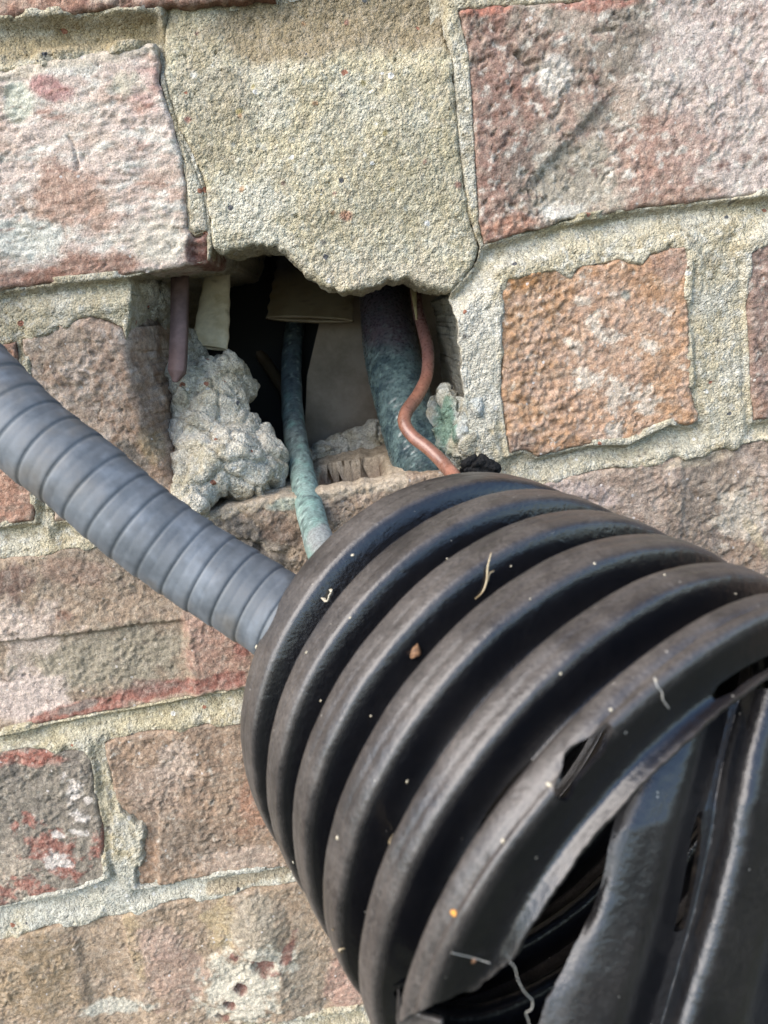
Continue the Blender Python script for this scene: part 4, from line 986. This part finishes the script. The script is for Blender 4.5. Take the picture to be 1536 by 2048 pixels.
wr = tag(tube('copper_wire', [PD(*p) for p in [(826, 520, .300), (830, 570, .292), (836, 620, .285), (848, 665, .277), (856, 705, .271), (853, 752, .264), (836, 790, .258), (814, 822, .253), (809, 846, .250), (825, 872, .247), (862, 902, .243), (898, 940, .237), (950, 1010, .222)]],
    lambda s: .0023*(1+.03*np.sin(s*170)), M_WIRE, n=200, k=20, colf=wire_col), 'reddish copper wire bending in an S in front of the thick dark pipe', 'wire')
M_CREAM = m_tinted('cream_plastic', .55, .4, bump=(600, .2, .0004), grain=.12, gs=500)
def cream_col(b):
    def f(V, s, a): return Tint(V, proj(V), S(*b)).fbm(S(b[0]*.84, b[1]*.8, b[2]*.72), 9, .1, .25, 2, .7).fbm(S(b[0]*.6, b[1]*.55, b[2]*.5), 4, .35, .15, 3, .6).c
    return f
tube('insulation_strip', [PD(*p) for p in [(822, 520, .292), (826, 565, .287), (829, 600, .283), (833, 640, .279)]], lambda s: .0021*(1-.85*s/s[-1]), M_CREAM, wr, n=40, k=12, shape=lambda a, s: (.35+0*a, 1+0*a), colf=cream_col((210, 196, 150)))
def stub(name, pts, r0, r1, flat, base, label, group):
    """flattened tube, its cut mouth open at the lower end"""
    n = 90; k = 40
    o = tube(name, pts, lambda s: r0+(r1-r0)*sstep(.35, 1, s/s[-1]), M_CREAM, n=n, k=k, cap=False, colf=cream_col(base),
             shape=lambda a, s: (flat*(1-.35*sstep(.5, 1, s/s.max()))*np.sign(np.cos(a))*np.abs(np.cos(a))**.9/np.where(np.abs(np.cos(a)) < 1e-6, 1, np.cos(a)), 1+.02*np.sin(s*900)))
    md = o.modifiers.new('thick', 'SOLIDIFY'); md.thickness = .0011; md.offset = -1
    return tag(o, label, 'tube', group)
stub('flattened_tube', [PD(*p) for p in [(446, 420, .285), (440, 500, .285), (434, 560, .284), (428, 620, .283), (419, 696, .281)]], .0048, .0070, .50, (240, 228, 196),
     'narrow cream flattened tube with cut end hanging under the left brick', 'flattened tube ends in the opening')
stub('flattened_tube', [PD(*p) for p in [(636, 400, .345), (632, 480, .332), (626, 560, .318), (620, 640, .305)]], .0160, .0182, .15, (128, 112, 84),
     'wide dull tan flattened tube hanging in shadow above the thin green pipe', 'flattened tube ends in the opening')
M_MAUVE = m_tinted('mauve_wood', .6, .35, bump=(500, .4, .0004), grain=.2, gs=600)
tag(tube('splinter', [PD(*p) for p in [(361, 500, .264), (360, 560, .256), (359, 640, .252), (356, 720, .249), (352, 752, .248), (349, 764, .2475)]], lambda s: .0029*np.where(s > s[-1]*.93, 1-.75*(s/s[-1]-.93)/.07, 1), M_MAUVE, n=80, k=8,
     shape=lambda a, s: (.55/np.maximum(np.abs(np.cos(a)), np.abs(np.sin(a))), .95/np.maximum(np.abs(np.cos(a)), np.abs(np.sin(a)))),
     colf=lambda V, s, a: Tint(V, proj(V), S(132, 108, 102)).fbm(S(106, 84, 78), 6, .05, .2, 1, .7, (1, 1, 4)).c), 'thin mauve brown stick with slanted tip at the far left of the opening', 'stick')
tag(tube('splinter', [PD(*p) for p in [(455, 610, .385), (500, 680, .372), (545, 745, .360), (590, 815, .350)]], lambda s: np.full(len(s), .003), M_MAUVE, n=30, k=8, colf=lambda V, s, a: Tint(V, proj(V), S(92, 78, 58)).c),
    'dark slanting stick in the black void left of the thin green pipe', 'stick')
M_FOAM = simple('black_foam', (.012, .012, .012), .9, spec=.2, bump=(900, 1.0, .002))
fm = lump('foam_scrap', [(Y(952, 932, -.006), (.0055, .004, .0045)), (Y(972, 940, -.006), (.005, .004, .0035)), (Y(940, 945, -.004), (.004, .004, .004))], M_FOAM, None, vox=.0005, seed=8, amp=(.0008, 3, .0005, 1.2))
tag(fm, 'small scrap of black foam tucked between mortar and the first pipe rib', 'foam')

# ------------------------------------------------------------------ litter on the pipe
M_DRY = simple('dry_plant', S(214, 196, 160), .8, var=(900, S(150, 126, 88), .4, .65))
M_FLECK = simple('pale_fleck', S(226, 218, 196), .85, var=(2500, S(168, 150, 112), .45, .7))
def on1(px, py, lift=0.):
    sv = inv1(px, py); p = pipe1(sv[None])[0]; c = axis(sv[1:2])[0]; n = p-c; n /= np.linalg.norm(n)
    return p+n*lift, n
def crumb(name, px, py, size, seed, mat, label, cat, group=None, flat=.45):
    p, n = on1(px, py); bm = bmesh.new(); bmesh.ops.create_icosphere(bm, subdivisions=2, radius=size)
    rs = np.random.RandomState(seed); st = rs.uniform(.5, 1.3, 3); st[2] = flat
    for v in bm.verts:
        c = np.array(v.co); k = 1+.55*perlin((c/size*1.3+seed)[None])[0]
        v.co = c*k*st
    rot = Vector(n).to_track_quat('Z', 'Y').to_matrix() @ Matrix.Rotation(rs.uniform(0, 6.28), 3, 'Z')
    for v in bm.verts: v.co = rot @ v.co + Vector(p+n*size*flat*.6)
    me = bpy.data.meshes.new(name); bm.to_mesh(me); bm.free()
    return tag(link(name, me, mat), label, cat, group)
FG = 'pale flecks stuck to the black pipe'
spots = [(705, 1110, 1), (798, 1081, .9), (545, 1250, .7), (510, 1292, .8), (614, 1304, .6), (700, 1237, .5), (742, 1432, .5), (674, 1675, .5), (497, 1795, .5), (575, 1586, .5), (893, 1114, .7), (1020, 1130, .4), (1100, 1570, .8), (810, 1560, .4),
         (1008, 1683, .5), (622, 1782, .5), (1120, 1345, .4), (1220, 1420, .4), (1310, 1360, .35), (960, 1245, .4), (1060, 1200, .4), (866, 1182, .4), (640, 1400, .4), (585, 1725, .5), (1190, 1130, .4), (1330, 1150, .4), (1470, 1185, .35)]
ORD = ['first', 'second', 'third', 'fourth', 'fifth', 'sixth', 'seventh', 'eighth', 'ninth', 'tenth', 'eleventh', 'twelfth', 'thirteenth', 'fourteenth']
def rib_of(x, y): return int(np.clip(np.searchsorted(RT, inv1(x, y)[1]+.0022)-1, 0, 5))
ribs = [rib_of(x, y) for x, y, f in spots]
for k, (x, y, f) in enumerate(spots):
    mates = sorted(spots[j][1] for j in range(len(spots)) if ribs[j] == ribs[k])
    lab = 'pale fleck on the %s rib from the wall' % ORD[ribs[k]]
    lab += ', %s one from its top' % ORD[mates.index(y)] if len(mates) > 1 else ', alone on that rib'
    crumb('fleck', x, y, .00034*f+.00012, k+1, M_FLECK, lab, 'fleck', FG)
def litter_tube(name, pts, r, mat, label, cat, lift=.0006, taper=True, n=40):
    P_ = [on1(x, y, lift+l)[0] for x, y, l in pts]
    return tag(tube(name, P_, lambda s: r*(1-.6*np.abs(2*s/s[-1]-1)**2 if taper else np.ones(len(s))), mat, n=n, k=6), label, cat)
# curled white flake
p, n = on1(658, 1195); e1 = np.cross(n, [0, 0, 1.]); e1 /= np.linalg.norm(e1); e2 = np.cross(n, e1)
bm = bmesh.new()
rs = np.random.RandomState(5); nr, nc = 22, 7; grid = []
for i in range(nr):
    a = i/(nr-1)*5.6; rr = .00115+.00035*math.sin(3*a+1)
    for j in range(nc):
        h = (j/(nc-1)-.2)*.0011*(1+.4*math.sin(a*2.3)); q_ = p+(rr+h*.5)*(math.cos(a)*e1*1.2+math.sin(a)*e2)+n*(.0005+h*.7+.0002*rs.rand())
        grid.append(bm.verts.new(q_))
for i in range(nr-1):
    for j in range(nc-1): bm.faces.new([grid[i*nc+j], grid[(i+1)*nc+j], grid[(i+1)*nc+j+1], grid[i*nc+j+1]])
me = bpy.data.meshes.new('curled_flake'); bm.to_mesh(me); bm.free()
o = tag(link('curled_flake', me, M_FLECK), 'curled white flake lying in the first groove of the black pipe', 'flake'); o.modifiers.new('t', 'SOLIDIFY').thickness = .0002
st = litter_tube('dry_plant_stalk', [(953, 1203, 0), (965, 1188, .0004), (977, 1172, .0008), (983, 1150, .0012), (987, 1124, .0016)], .00018, M_DRY, 'thin pale dry stem with a side twig lying across a groove of the pipe', 'stalk')
tw = tube('twig', [on1(x, y, .0012)[0] for x, y in [(977, 1170), (984, 1162), (992, 1156)]], lambda s: np.full(len(s), .00011), M_DRY, st, n=12, k=6)
# brown husk
p, n = on1(834, 1304); e1 = np.cross(n, [0, 0, 1.]); e1 /= np.linalg.norm(e1); e2 = np.cross(n, e1); bm = bmesh.new(); grid = []
for i in range(14):
    u = i/13.; c = p+e1*(-.0012+.0024*u)*.5-e2*(-.0016+.0032*u)
    for j in range(7):
        v_ = j/6.-.5; wd = .0011*math.sin(math.pi*(.12+.8*u))
        grid.append(bm.verts.new(c+e1*v_*2*wd+n*(.0011-.0035*v_*v_*math.sin(math.pi*u)+.0002*math.sin(9*u+j))))
for i in range(13):
    for j in range(6): bm.faces.new([grid[i*7+j], grid[(i+1)*7+j], grid[(i+1)*7+j+1], grid[i*7+j+1]])
me = bpy.data.meshes.new('seed_husk'); bm.to_mesh(me); bm.free()
M_HUSK = simple('brown_husk', S(150, 112, 76), .7, var=(1400, S(96, 66, 44), .4, .6))
o = tag(link('seed_husk', me, M_HUSK), 'small brown curled husk caught on the fourth rib of the pipe', 'husk'); o.modifiers.new('t', 'SOLIDIFY').thickness = .0002
crumb('crumb', 909, 1826, .0006, 61, simple('orange_crumb', S(226, 160, 70), .8), 'orange yellow crumb on the wide rib near the torn edge', 'crumb')
crumb('crumb', 951, 1921, .0006, 62, M_HUSK, 'brown crumb in the last groove above the ragged split', 'crumb')
litter_tube('dry_curl', [(792, 1668, 0), (789, 1685, .0003), (795, 1700, .0004), (794, 1715, 0)], .00018, M_DRY, 'thin pale wavy fibre lying on the fifth rib of the pipe', 'fibre')
litter_tube('dry_curl', [(672, 1857, 0), (678, 1850, .0005), (687, 1851, .0003)], .0002, M_DRY, 'short bent straw in the lower groove beside the wall, upper of two', 'straw')
litter_tube('dry_curl', [(690, 1902, 0), (693, 1893, .0006), (702, 1890, .0003)], .0002, M_DRY, 'short bent straw in the lower groove beside the wall, lower of two', 'straw')
M_THREAD = simple('pale_thread', S(220, 216, 204), .6)
tag(tube('thread', [PD(*p) for p in [(1020, 1924, .0975), (1030, 1936, .098), (1036, 1960, .099), (1050, 1985, .100), (1064, 2000, .101), (1063, 2018, .1015), (1052, 2026, .102), (1058, 2045, .103), (1062, 2080, .104)]], lambda s: np.full(len(s), .00005), M_THREAD, n=80, k=6),
    'fine white thread hanging from the torn lip of the black pipe', 'thread')
litter_tube('thread', [(1309, 1361, .0004), (1314, 1378, .0003), (1322, 1392, .0003), (1330, 1408, .0002), (1336, 1422, .0003)], .00006, M_THREAD, 'fine white cobweb thread on the smooth groove near the torn edge', 'thread', taper=False)
litter_tube('thread', [(925, 1903, .0012), (950, 1910, .0006), (975, 1918, .0004), (990, 1923, .0003)], .00005, M_THREAD, 'short cobweb strand beside the brown crumb above the split', 'thread', taper=False)
